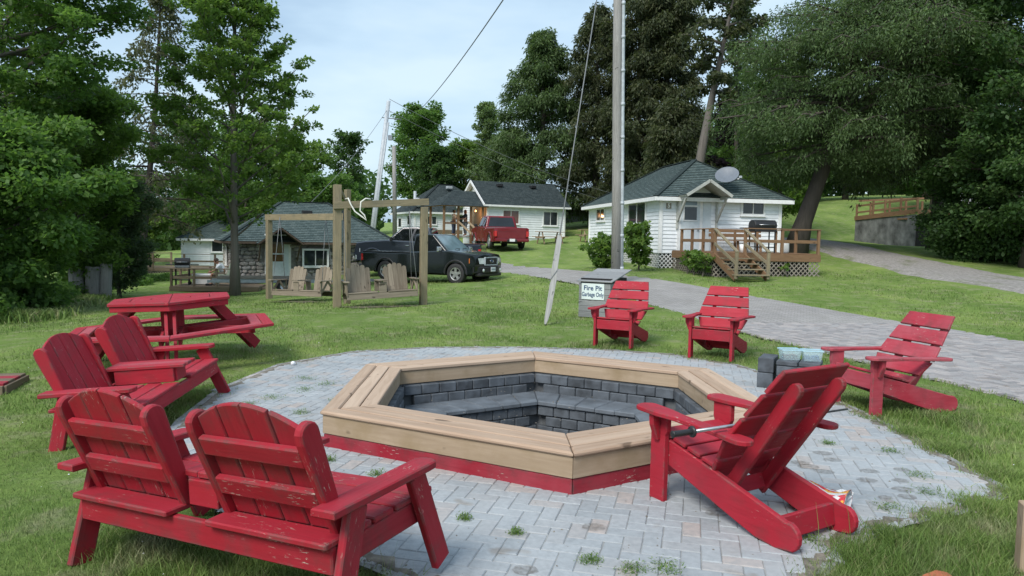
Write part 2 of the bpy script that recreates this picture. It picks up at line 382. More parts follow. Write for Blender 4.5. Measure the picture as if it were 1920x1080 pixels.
def quadslab(name, q, t, mat, parent):
    """slab of thickness t on a quad (4 points, counter-clockwise seen from outside)"""
    q = [Vector(p) for p in q]; n = (q[1]-q[0]).cross(q[3]-q[0]).normalized()
    V = [p-n*.004 for p in q]+[p+n*t for p in q]
    return obj(name, mesh(name, V, [(3, 2, 1, 0), (4, 5, 6, 7), (0, 1, 5, 4), (1, 2, 6, 5), (2, 3, 7, 6), (3, 0, 4, 7)], mat), parent)
def copy_tree(o, parent=None):
    c = o.copy(); col.objects.link(c)
    if parent is not None: c.parent = parent
    for ch in list(o.children): copy_tree(ch, c)
    return c
def npmesh(name, V, quads, mat, tint=None):
    me = bpy.data.meshes.new(name); n = len(quads); k = quads.shape[1]
    me.vertices.add(len(V)); me.vertices.foreach_set('co', V.astype(np.float32).ravel())
    me.loops.add(n*k); me.loops.foreach_set('vertex_index', quads.astype(np.int32).ravel())
    me.polygons.add(n); me.polygons.foreach_set('loop_start', np.arange(0, n*k, k, dtype=np.int32))
    if tint is not None:
        a = me.attributes.new('tint', 'FLOAT', 'POINT'); a.data.foreach_set('value', tint.astype(np.float32))
    me.materials.append(mat); me.update(calc_edges=True); return me

# ---------------------------------------------------------------- terrain
CP = np.array([
 (6.28,25.5,.48),(10.65,26.3,.57),(5.76,29,.59),(4.35,39,.75),(-1.85,26,.06),(.7,41,.94),(2.33,47,1.37),(3.65,52.5,1.81),
 (23.8,44,1.61),(23.2,50,1.93),(28.4,66,5.0),(24.6,66,4.95),(13.2,32,1.38),(13.3,27,.78),(13.3,23,.53),(13.6,19.5,.37),(15.6,38,1.93),
 (17.1,37,1.75),(17,31,1.2),(17.4,25,.67),(12.1,31,1.15),(17.4,29,1.05),(-11.4,34,-.53),(-14.6,31,-.85),(-11,31.5,-.86),(-14.5,25,-.70),
 (-9.07,24,-.38),(-7.1,21.5,-.27),(-4.05,17,0),(-2.15,17.8,0),(-21.2,50,-.73),(-10.6,17,-.31),(-8.75,12.5,-.27),(3.4,24,.31),(-8.25,45,.5),
 (-25,52,-.8),(-5.7,30,-.2),(-3.3,5.4,-.10),(-3.1,7.4,-.02),(-2.6,3.8,-.03),(-2,2.6,-.04),(-.3,3.2,0),(2.4,3.4,0),(3.3,5.5,0),(3.4,8.5,0),(1.4,11.1,0),
 (-1.8,10.5,0),(-3.8,9.4,0.0),(0,8,0),(.5,5.5,0),(-5,9.5,-.03),(5,7.5,0),(6,12,.02),(8,15,.06),(.7,14,0),(-5.5,6,-.18),(-6,13,-.08),(8,20,.22),
 (-30,20,-.9),(30,20,1.2),(0,-20,0),(-30,-20,-.3),(30,-20,.3),(-40,70,-1.2),(-90,140,-2),(0,75,3.0),(0,150,6),(60,60,6),(100,150,14),(-12,62,.6),(38,40,3)])
_n = len(CP)
def _phi(r): return np.where(r > 1e-9, r*r*np.log(np.maximum(r, 1e-9)), 0.)
_d = np.hypot(CP[:, None, 0]-CP[None, :, 0], CP[:, None, 1]-CP[None, :, 1])
_A = np.zeros((_n+3, _n+3)); _A[:_n, :_n] = _phi(_d)+np.eye(_n)*.8; _A[:_n, _n] = 1; _A[:_n, _n+1:] = CP[:, :2]; _A[_n, :_n] = 1; _A[_n+1:, :_n] = CP[:, :2].T
_W = np.linalg.solve(_A, np.concatenate([CP[:, 2], [0, 0, 0]]))
PITC, PITR, PITA = (.335, 6.66), 2.09, R(-88)
def tzv(x, y):
    x = np.asarray(x, float); y = np.asarray(y, float); sh = x.shape; x = x.ravel(); y = y.ravel()
    z = _W[_n]+_W[_n+1]*x+_W[_n+2]*y
    for i in range(_n): z = z+_W[i]*_phi(np.hypot(x-CP[i, 0], y-CP[i, 1]))
    near = np.clip((11.6-np.hypot((x-.4)*.9, y-5.5))/3.5, 0, 1)*np.clip((x+3.6)/1.6, 0, 1)
    return (z*(1-near)).reshape(sh)
def tz(x, y): return float(tzv(np.array([x]), np.array([y]))[0])

# ---------------------------------------------------------------- ground
PATIO = [(-2.55,5.2),(-2.83,6.3),(-3.0,7.6),(-2.86,9.1),(-2.2,10.2),(-1.2,10.75),(0,10.95),(1.2,10.9),(2.3,10.55),(3.0,9.7),(3.34,8.4),(3.42,7.1),(3.42,6.2),(3.36,5.5),(3.34,4.85),(2.9,4.52),(2.3,4.25),(1.8,3.9),(1.45,3.45),(.7,3.05),(0,2.95),(-.3,3.3),(-.9,3.75),(-1.7,4.3)]
DRN = [(6.2,3.0),(5.57,7.88),(5.07,10.16),(4.53,12.38),(3.65,17.4),(2.5,22.4),(1.0,27.0),(-.6,31.0),(-3.5,36.0),(-7,41)]
DRF = [(10.2,5.0),(9.6,9.0),(8.8,12.9),(8.2,15.5),(7.2,18.8),(5.6,23.0),(3.4,28.2),(.9,33.5),(-1.5,38.0),(-4.5,43)]
GRN = [(24,11),(17.5,16.0),(13.6,19.5),(13.3,23),(13.3,27),(13.1,31),(11.5,36),(9,41)]
GRF = [(27,14),(21,20.5),(17.4,25),(16.9,31),(16.6,36),(15.2,39),(13.0,42),(10.5,46)]
def inpoly(x, y, P):
    c = np.zeros(x.shape, bool); n = len(P)
    for i in range(n):
        x1, y1 = P[i]; x2, y2 = P[(i+1) % n]
        if y1 == y2: continue
        c ^= ((y1 > y) != (y2 > y)) & (x < (x2-x1)*(y-y1)/(y2-y1)+x1)
    return c
def axis_lines(a, b, fine0, fine1, step, grow):
    v = list(np.arange(fine0, fine1, step)); s = step; q = fine1
    while q < b: v.append(q); s *= grow; q += s
    v.append(b); s = step; q = fine0-step
    while q > a: v.insert(0, q); s *= grow; q -= s
    v.insert(0, a); return np.array(v)
gx = axis_lines(-260, 260, -7, 9, .14, 1.07); gy = axis_lines(-40, 420, 1.5, 14, .14, 1.05)
X, Y = np.meshgrid(gx, gy); Z = tzv(X, Y)
Z += np.where(np.hypot(X, Y) > 12, .03*np.sin(X*.9+Y*.5)*np.sin(Y*.7-X*.3), .012*np.sin(X*3.1+Y)*np.sin(Y*2.7))*1.0
inp = inpoly(X, Y, PATIO); Z = np.where(inp, np.minimum(Z, -.035), Z)
road = inpoly(X, Y, DRN+DRF[::-1]); Z = np.where(road, Z-.05, Z)
Z = np.where(np.hypot(X-PITC[0], Y-PITC[1]) < 1.62, -.85, Z)
V = np.stack([X.ravel(), Y.ravel(), Z.ravel()], 1); nx, ny = len(gx), len(gy)
I = np.arange(nx*ny).reshape(ny, nx)
Q = np.stack([I[:-1, :-1].ravel(), I[:-1, 1:].ravel(), I[1:, 1:].ravel(), I[1:, :-1].ravel()], 1)
me = npmesh('lawn', V, Q, LAWN); me.shade_smooth()
tag(obj('lawn', me), kind='structure')
# patio bed
bm = bmesh.new(); PB = [(.4+(x-.4)*1.02, 6.8+(y-6.8)*1.02) for x, y in PATIO]
vo = [bm.verts.new((x, y, .026)) for x, y in PB]; hx = [(PITC[0]+1.9*math.cos(PITA+i*math.pi/3), PITC[1]+1.9*math.sin(PITA+i*math.pi/3)) for i in range(6)]
vi = [bm.verts.new((x, y, .026)) for x, y in hx]
es = [bm.edges.new((vo[i], vo[(i+1) % len(vo)])) for i in range(len(vo))]+[bm.edges.new((vi[i], vi[(i+1) % 6])) for i in range(6)]
bmesh.ops.triangle_fill(bm, edges=es, use_beauty=True)
for f in bm.faces:
    if f.normal.z < 0: f.normal_flip()
me = bpy.data.meshes.new('patio'); bm.to_mesh(me); bm.free(); me.materials.append(mat_plain('joint_sand', (.26, .265, .26), .95, .2))
patio = tag(obj('patio', me), kind='structure')
# pavers: herringbone, real stones a few millimetres apart and slightly uneven
def paver_mesh(l, w_, h=.03):
    a, b, c = l/2, w_/2, .005
    V = [(-a,-b,-h),(a,-b,-h),(a,b,-h),(-a,b,-h),(-a,-b,-c),(a,-b,-c),(a,b,-c),(-a,b,-c),(-a+c,-b+c,0),(a-c,-b+c,0),(a-c,b-c,0),(-a+c,b-c,0)]
    Fc = [(0,1,5,4),(1,2,6,5),(2,3,7,6),(3,0,4,7),(4,5,9,8),(5,6,10,9),(6,7,11,10),(7,4,8,11),(8,9,10,11)]
    return V, Fc
def herring(x0, x1, y0, y1, ang, cx, cy, u=.102):
    """centres and rotations of a herringbone of 2u x u stones around (cx,cy)"""
    res = []; n = int(max(x1-x0, y1-y0)/u)+8; ca, sa = math.cos(ang), math.sin(ang)
    for i in range(-n, n):
        for j in range(-n, n):
            m = (i-j) % 4
            if m == 0: px, py, r = i+1, j+.5, 0.          # horizontal covers i,i+1
            elif m == 3: px, py, r = i+.5, j+1, math.pi/2  # vertical covers j,j+1
            else: continue
            px *= u; py *= u; X_ = cx+px*ca-py*sa; Y_ = cy+px*sa+py*ca
            if x0 < X_ < x1 and y0 < Y_ < y1: res.append((X_, Y_, ang+r))
    return res
def pave(parent, cells, mat, zf, near, nparts, l=.2012, w_=.0995, tilt=.008):
    cells.sort(key=lambda c: math.hypot(c[0]-near[0], c[1]-near[1]))
    V, Fc = paver_mesh(l, w_); me = mesh('paver', V, Fc, mat)
    geo = []
    for k, (x, y, a) in enumerate(cells):
        z = zf(x, y)+random.uniform(-.0015, .0025)
        zx = (zf(x+.3, y)-zf(x-.3, y))/.6; zy = (zf(x, y+.3)-zf(x, y-.3))/.6
        n = Vector((-zx+random.gauss(0, tilt), -zy+random.gauss(0, tilt), 1)).normalized()
        M = frame((x, y, z), (math.cos(a), math.sin(a), 0), (-math.sin(a), math.cos(a), 0)); q = Vector((0, 0, 1)).rotation_difference(n).to_matrix().to_4x4()
        M = Matrix.Translation((x, y, z)) @ q @ Matrix.Rotation(a+random.gauss(0, .008), 4, 'Z')
        if k < nparts: obj('paver', me, parent, M)
        else: geo.append(([M @ Vector(v) for v in V], Fc))
    if geo: tag(joined('outer_pavers', geo, mat, parent), kind='stuff')
def pit_clear(x, y):
    for i in range(6):
        t = PITA+math.pi/6+i*math.pi/3
        if (x-PITC[0])*math.cos(t)+(y-PITC[1])*math.sin(t) > 1.60: return True
    return False
hb = herring(-3.2, 3.6, 2.8, 11.1, R(-14), 0, 6)
xs = np.array([c[0] for c in hb]); ys = np.array([c[1] for c in hb]); ok = inpoly(xs, ys, PATIO)
cells = [c for c, k in zip(hb, ok) if k and pit_clear(c[0], c[1])]
pave(patio, cells, PAVER, lambda x, y: .031, (.6, 3.0), 300)
Ms_ = NT('dark_stain'); Ms_.set(Base__Color=(.13, .105, .08, 1), Roughness=.8, Alpha=Ms_.ramp(Ms_.noise(Ms_.n('NewGeometry').outputs['Position'], 30, 4, .6), [(.35, .08), (.65, .42)]))
geo = []; g = random.Random(2)
for x, y in [(2.44, 5.62), (2.18, 5.26), (2.25, 5.16), (2.59, 5.19), (2.85, 5.24), (2.47, 4.98), (2.71, 4.99), (2.63, 4.8), (2.43, 4.64), (2.58, 4.66), (2.44, 5.45), (0.49, 4.06), (1.25, 4.31), (0.09, 3.5), (1.91, 4.9), (2.16, 5.35)]:
    n = 16; r = g.uniform(.035, .062); geo.append(([Vector((x, y, .0358))]+[Vector((x+r*1.25*(1+g.uniform(-.12, .12))*math.cos(k*2*math.pi/n), y+r*(1+g.uniform(-.12, .12))*math.sin(k*2*math.pi/n), .0355)) for k in range(n)], [(0, 1+k, 1+(k+1) % n) for k in range(n)]))
tag(joined('stains', geo, Ms_.m, patio), kind='stuff')
# soil and cut edge running round the pavers
n_ = 240; loop = []
for i in range(len(PATIO)):
    p, q = Vector((*PATIO[i], 0)), Vector((*PATIO[(i+1) % len(PATIO)], 0)); m = max(2, int((q-p).length/.06))
    loop += [p.lerp(q, k/m) for k in range(m)]
Vr = []; n_ = len(loop)
for i, p in enumerate(loop):
    d = Vector((p.x-.4, p.y-6.8, 0)).normalized(); w0 = .10+.05*math.sin(i*.9)+.04*math.sin(i*2.3+1)+random.uniform(-.02, .02)
    for a_, z in ((-w0*.7, .024), (-w0*.7+.02, .0345), (.0, .033), (.07, -.03)): Vr.append(p+d*a_+Vector((0, 0, z)))
Fr = [(i*4+k, i*4+k+1, ((i+1) % n_)*4+k+1, ((i+1) % n_)*4+k) for i in range(n_) for k in range(3)]
tag(obj('patio_edge_soil', mesh('edge', Vr, Fr, SOIL, True)), kind='stuff')
# drive
def strip(name, A, B, mat, dz, nsub=10, nc=6, jit=0.):
    def res(P):
        P = [Vector((*p, 0)) for p in P]; o = []
        for i in range(len(P)-1):
            for k in range(nsub): o.append(P[i].lerp(P[i+1], k/nsub))
        return o+[P[-1]]
    a, b = res(A), res(B); V = []; Fc = []
    if jit: a = [p+Vector((random.uniform(-jit, jit), random.uniform(-jit, jit)*.5, 0)) for p in a]; b = [p+Vector((random.uniform(-jit, jit), 0, 0)) for p in b]
    for p, q in zip(a, b):
        for k in range(nc+1):
            r = p.lerp(q, k/nc); V.append((r.x, r.y, tz(r.x, r.y)+(dz if not jit or 0 < k < nc else -.14)))
    for i in range(len(a)-1):
        for k in range(nc): j = i*(nc+1)+k; Fc.append((j, j+1, j+nc+2, j+nc+1))
    m_ = mesh(name, V, Fc, mat, True); o = obj(name, m_)
    return tag(o, kind='structure')
Mf = NT('far_pavers'); v = Mf.n('NewGeometry').outputs['Position']
br = Mf.n('TexBrick', Vector=Mf.n('Mapping', Vector=v, Rotation=(0, 0, R(40))).outputs[0], Color1=(.27, .26, .26, 1), Color2=(.36, .34, .335, 1), Mortar=(.14, .135, .125, 1), Scale=1., Mortar__Size=.008, Brick__Width=.204, Row__Height=.102)
c = Mf.mix(Mf.ramp(Mf.noise(v, 3, 6, .7), [(.35, .5), (.65, 0.)]), br.outputs[0], (.17, .16, .14))
c = Mf.mix(Mf.ramp(Mf.noise(v, .5, 4), [(.45, 0.), (.7, .5)]), c, (.34, .33, .315)); Mf.set(Base__Color=c, Roughness=.95); Mf.bump(Mf.noise(v, 20, 5), .4, .01)
drive = strip('driveway', DRN, DRF, Mf.m, -.014)
DP = DRN+DRF[::-1]
hb = herring(3.0, 10.0, 6.0, 15.0, R(18), 6, 10)
xs = np.array([c[0] for c in hb]); ys = np.array([c[1] for c in hb]); ok = inpoly(xs, ys, DP)
pave(drive, [c for c, k in zip(hb, ok) if k], PAVER2, lambda x, y: tz(x, y)+.012, (5.6, 7.5), 300, l=.192, w_=.089, tilt=.014)
gp = strip('gravel_track', GRN, GRF, GRAVEL, .085, jit=.12)

# ---------------------------------------------------------------- grass blades
def grass(n, seed, rmin, rmax, hgt, wid, amax=40, excl=True, power=1.0, name='grass', mat=None, region=None):
    g = np.random.default_rng(seed); u = g.random(n); r = rmin*(rmax/rmin)**(u**power); a = R(90)-np.deg2rad(g.uniform(-amax, amax, n))
    x = r*np.cos(a); y = r*np.sin(a)
    if region is not None: x, y = region(g, n); r = np.hypot(x, y)
    keep = ~inpoly(x, y, DP) & ~inpoly(x, y, GRN+GRF[::-1])
    ed = np.sin(x*9)*.02+np.sin(y*11+x*4)*.02+.055
    sx = .4+(x-.4)*(1+ed); sy = 6.8+(y-6.8)*(1+ed); keep &= ~inpoly(sx, sy, PATIO)
    x, y, r = x[keep], y[keep], r[keep]; m = len(x)
    z = tzv(x, y)-.01
    dens = np.clip(1+.6*np.sin(x*1.7+1)*np.sin(y*1.3)+.4*np.sin(x*4.1+y*3.3), .25, 2)
    h = hgt*(.55+.9*g.random(m))*(.7+.3*dens); wv = wid*np.maximum(1, r/4.5)*(.7+.6*g.random(m))
    t = g.uniform(0, 2*np.pi, m); lean = h*g.uniform(.15, .95, m); la = g.uniform(0, 2*np.pi, m)
    dx, dy = np.cos(t)*wv/2, np.sin(t)*wv/2; lx, ly = np.cos(la)*lean, np.sin(la)*lean
    P = np.empty((m, 6, 3)); 
    P[:, 0] = np.stack([x-dx, y-dy, z], 1); P[:, 1] = np.stack([x+dx, y+dy, z], 1)
    P[:, 2] = np.stack([x+dx*.8+lx*.35, y+dy*.8+ly*.35, z+h*.6], 1); P[:, 3] = np.stack([x-dx*.8+lx*.35, y-dy*.8+ly*.35, z+h*.6], 1)
    P[:, 4] = np.stack([x+dx*.15+lx, y+dy*.15+ly, z+h*(.98)], 1); P[:, 5] = np.stack([x-dx*.15+lx, y-dy*.15+ly, z+h*(.98)], 1)
    b = np.arange(m)[:, None]*6
    Q = np.concatenate([b+np.array([[0, 1, 2, 3]]), b+np.array([[3, 2, 4, 5]])])
    me = npmesh(name, P.reshape(-1, 3), Q, mat or BLADE); return me
tag(obj('grass', grass(200000, 1, 1.7, 9.0, .029, .0034, 44)), kind='stuff')
tag(obj('grass', grass(150000, 2, 7.5, 30.0, .040, .0036, 42)), kind='stuff')
# long unmown tufts at the patio edge, bottom right and round the loveseat legs
def tuft_region(spots):
    def f(g, n):
        k = g.integers(0, len(spots), n); S = np.array(spots)[k]; q = g.normal(0, 1, (n, 2)); return S[:, 0]+q[:, 0]*S[:, 2], S[:, 1]+q[:, 1]*S[:, 2]
    return f
sp = [(1.75,3.1,.2),(2.1,3.3,.2),(2.5,3.55,.22),(2.9,3.9,.2),(2.0,3.6,.14),(2.45,3.95,.14),(3.1,4.35,.2),(1.5,3.1,.12),(1.62,3.45,.09),(1.85,3.75,.09),(2.15,4.0,.09),(2.6,4.25,.1),(3.0,4.5,.1),(3.35,4.8,.08),(3.5,5.2,.1),(3.5,5.8,.08),(3.52,6.3,.08),(-.45,3.1,.12),(-.75,3.2,.14),(-1.1,3.4,.14),(-1.6,3.5,.16),(-1.95,3.75,.12),(3.6,6.0,.2),(3.3,6.75,.16),(4.1,7.0,.2),(3.7,7.5,.2),(-3.1,6.6,.2),(-3.2,7.4,.15),(-3.0,5.4,.15),(1.5,11.3,.25),(2.8,10.3,.25),(-2.0,3.9,.1),(2.7,3.2,.3),(3.3,3.6,.3)]
tag(obj('grass', grass(56000, 3, 1, 2, .062, .0042, name='tufts', region=tuft_region(sp))), kind='stuff')
tag(obj('seed_stalks', grass(70, 9, 1, 2, .20, .003, name='seed_stalks', region=tuft_region([(-.1, 3.1, .12), (.15, 3.05, .10), (2.0, 3.5, .2), (-.6, 3.15, .1)]))), kind='stuff')
# weeds in the joints of the patio
wx = []; g = np.random.default_rng(5)
WS = [(.42,3.62,.03),(.62,3.52,.035),(.78,3.55,.045),(-.25,4.15,.02),(.05,3.95,.02),(2.75,4.75,.05),(2.35,4.45,.05),(1.95,4.3,.04),(2.9,5.1,.05),(-2.35,7.2,.06),(-2.15,7.6,.06),(-2.0,7.9,.06),(-2.5,6.9,.05),(-1.7,7.1,.04),(-1.9,6.6,.04),(-2.3,8.2,.06),(2.6,5.9,.03),(3.0,5.7,.04),(1.65,3.95,.04),(1.9,5.0,.02),(-2.6,6.3,.06),(-1.6,8.5,.05),(-1.3,5.2,.03),(-.9,4.9,.03)]
def weed_mesh():
    n = 5200; k = g.integers(0, len(WS), n); S = np.array(WS)[k]; x = S[:, 0]+g.normal(0, 1, n)*S[:, 2]; y = S[:, 1]+g.normal(0, 1, n)*S[:, 2]; z = np.full(n, .03)+g.random(n)*.03
    t = g.uniform(0, 2*np.pi, n); s = g.uniform(.005, .012, n); a = np.stack([np.cos(t), np.sin(t), g.uniform(-.1, .9, n)], 1)*s[:, None]; b = np.stack([-np.sin(t), np.cos(t), np.zeros(n)], 1)*s[:, None]*.3
    c = np.stack([x, y, z], 1); P = np.stack([c-a, c+b, c+a, c-b], 1).reshape(-1, 3)
    return npmesh('weeds', P, np.arange(4*n).reshape(n, 4), LF_SHRUB, np.repeat(g.random(n), 4))
tag(obj('joint_weeds', weed_mesh()), kind='stuff')
# debris: bark crumbs and small stones on the patio, clover heads in the lawn
def crumbs(n, size, zoff, mat, area, name):
    g = np.random.default_rng(n); x, y = area(g, n); n = len(x); z = tzv(x, y)+zoff; s = size*(.4+g.random(n))
    t = g.uniform(0, 6.28, n); P = []
    c = np.stack([x, y, z], 1); d1 = np.stack([np.cos(t), np.sin(t), 0*t], 1)*s[:, None]; d2 = np.stack([-np.sin(t), np.cos(t), 0*t], 1)*s[:, None]*.6; up = np.zeros((n, 3)); up[:, 2] = s*.7
    P = np.stack([c-d1, c+d2, c+d1, c-d2, c+up], 1).reshape(-1, 3); b = np.arange(n)[:, None]*5
    Q = np.concatenate([b+np.array([[0, 1, 4, 4]])*1, b+np.array([[1, 2, 4, 4]]), b+np.array([[2, 3, 4, 4]]), b+np.array([[3, 0, 4, 4]])])[:, :3]
    return npmesh(name, P, Q, mat)
def a_patio(g, n):
    x = g.uniform(-3, 3.4, n*2); y = g.uniform(3, 10.9, n*2); k = inpoly(x, y, PATIO); return x[k][:n], y[k][:n]
def a_edge(g, n):
    k = g.integers(0, len(PATIO), n); P = np.array(PATIO); u = g.random(n)[:, None]; p = P[k]*(1-u)+P[(k+1) % len(P)]*u+g.normal(0, .05, (n, 2)); return p[:, 0], p[:, 1]
tag(obj('bark_crumbs', crumbs(620, .008, .032, SOIL, a_patio, 'bark_crumbs')), kind='stuff')
tag(obj('bark_crumbs', crumbs(1500, .010, .030, SOIL, a_edge, 'bark_crumbs')), kind='stuff')
def a_lawn(g, n):
    r = 3*(28/3)**g.random(n); a = R(90)-np.deg2rad(g.uniform(-38, 38, n)); x, y = r*np.cos(a), r*np.sin(a); k = ~inpoly(x, y, PATIO) & ~inpoly(x, y, DP); return x[k], y[k]
tag(obj('clover_heads', crumbs(260, .007, .035, SHIRTW, a_lawn, 'clover_heads')), kind='stuff')

def patch(label_name, x, y, rx, ry, seed, rz=0.):
    g = random.Random(seed); n = 26; V = [(x, y, tz(x, y)+.02)]
    for k in range(n):
        a = 2*math.pi*k/n; q = 1+.22*math.sin(3*a+seed)+g.uniform(-.12, .12); px, py = rx*q*math.cos(a), ry*q*math.sin(a); X_, Y_ = x+px*math.cos(rz)-py*math.sin(rz), y+px*math.sin(rz)+py*math.cos(rz); V.append((X_, Y_, tz(X_, Y_)+.012))
    tag(obj(label_name, mesh(label_name, V, [(0, 1+k, 1+(k+1) % n) for k in range(n)], SOIL2, True)), kind='structure')
SOIL2 = mat_plain('worn_earth', (.12, .11, .065), .95, .35, bump=.6, scale=9)
patch('bare_soil', -3.15, 17.0, .85, .30, 1, .4); patch('bare_soil', -5.7, 19.5, .9, .30, 2, -.6); patch('bare_soil', -5.2, 19.0, .35, .18, 3)
# ---------------------------------------------------------------- fire pit
pit = thing('fire_pit', 'hexagonal fire pit with new cedar bench rim on a red timber base', 'fire pit', (PITC[0], PITC[1], 0), PITA)
A6 = math.pi/3
def mitre(name, ap0, ap1, z, t, mat, k, gap=.004, ch=.004, face='top', parent=None):
    """mitred board of the hexagon between apothems ap0 and ap1 (side k), top face at z"""
    a = A6/2+k*A6; h0 = ap0*math.tan(A6/2)-gap; h1 = ap1*math.tan(A6/2)-gap; m = (ap0+ap1)/2
    o = [(-h0, -(ap0-m)), (h0, -(ap0-m)), (h1, -(ap1-m)), (-h1, -(ap1-m))]
    o = [(x, y) for x, y in o][::-1]
    M = frame((m*math.cos(a), m*math.sin(a), z-t/2), (-math.sin(a), math.cos(a), 0), (-math.cos(a), -math.sin(a), 0))
    return shape(name, o, t, mat, parent or pit, M, ch)
AP = [1.420, 1.546, 1.556, 1.682, 1.692, 1.822]
for k in range(6):
    mitre('bench_board', AP[0], AP[1], .312, .036, CEDAR, k, ch=.006); mitre('bench_board', AP[2], AP[3], .312+.002*(k % 2), .036, CEDAR, k, ch=.006); mitre('bench_board', AP[4], AP[5], .312, .036, CEDAR, k, ch=.012)
    mitre('outer_fascia', 1.765, 1.803, .274, .140, FASC, k, gap=.002); mitre('inner_fascia', 1.432, 1.47, .274, .135, FASC, k, gap=.0)
    mitre('base_timber', 1.66, 1.795, .133, .140, REDT, k, gap=.003, ch=.008)
PITM = mat_plain('dark_joint', (.12, .13, .14), .9, .2)
def ring(name, ap0, ap1, ztop, hgt, mat, n, off=0., out=False, gap=.006):
    me = None; side = ap0*2*math.tan(A6/2); l = side/n
    for k in range(6):
        a = A6/2+k*A6
        for i in range(n):
            s = -side/2+l*(i+.5)+(off*l if i < n-1 or True else 0)
            if off and i == n-1: continue
            M = frame((((ap0+ap1)/2)*math.cos(a)-s*math.sin(a), ((ap0+ap1)/2)*math.sin(a)+s*math.cos(a), ztop-hgt/2+random.uniform(-.002, .002)), (-math.sin(a), math.cos(a), 0), (-math.cos(a), -math.sin(a), 0))
            obj(name, box_mesh(l-gap, ap1-ap0, hgt-.007, mat, .008), pit, M @ Matrix.Rotation(random.gauss(0, .006), 4, 'Z'))
ring('block', 1.385, 1.45, .130, .108, SLATEB, 8); ring('block', 1.375, 1.45, .022, .108, SLATEB, 8, .5)
for k in range(6): mitre('backing', 1.45, 1.60, .135, .33, PITM, k, gap=0, ch=0)
# ledge caps
for k in range(6):
    a = A6/2+k*A6; ap0, ap1 = .93, 1.375; n = 5
    for i in range(n):
        u0, u1 = -1+2*i/n, -1+2*(i+1)/n; t6 = math.tan(A6/2); m = (ap0+ap1)/2; g_ = .003
        o = [(u0*ap1*t6+g_, ap1-m), (u0*ap0*t6+g_, ap0-m), (u1*ap0*t6-g_, ap0-m), (u1*ap1*t6-g_, ap1-m)]; o = [(x, -y) for x, y in o]
        cx = sum(p[0] for p in o)/4; o = [(x-cx, y) for x, y in o]
        M = frame((m*math.cos(a)-cx*math.sin(a), m*math.sin(a)+cx*math.cos(a), -.092+random.uniform(-.002, .002)), (-math.sin(a), math.cos(a), 0), (-math.cos(a), -math.sin(a), 0))
        shape('cap_block', o, .05, CAPB, pit, M, .010)
for k, (zt, of) in enumerate(((-.119, 0.), (-.227, .5), (-.335, 0.))): ring('block', .955, 1.03, zt, .108, SLATEB, 6, of)
for k in range(6): mitre('backing', 1.03, 1.4, -.125, .4, PITM, k, gap=0, ch=0)
v, f = lathe_geo([(0, 0), (.4, .03), (.8, .02), (1.2, 0)], 12); obj('ash_bed', mesh('ash_bed', v, f, ASH, True), pit, Matrix.Translation((0, 0, -.44)))

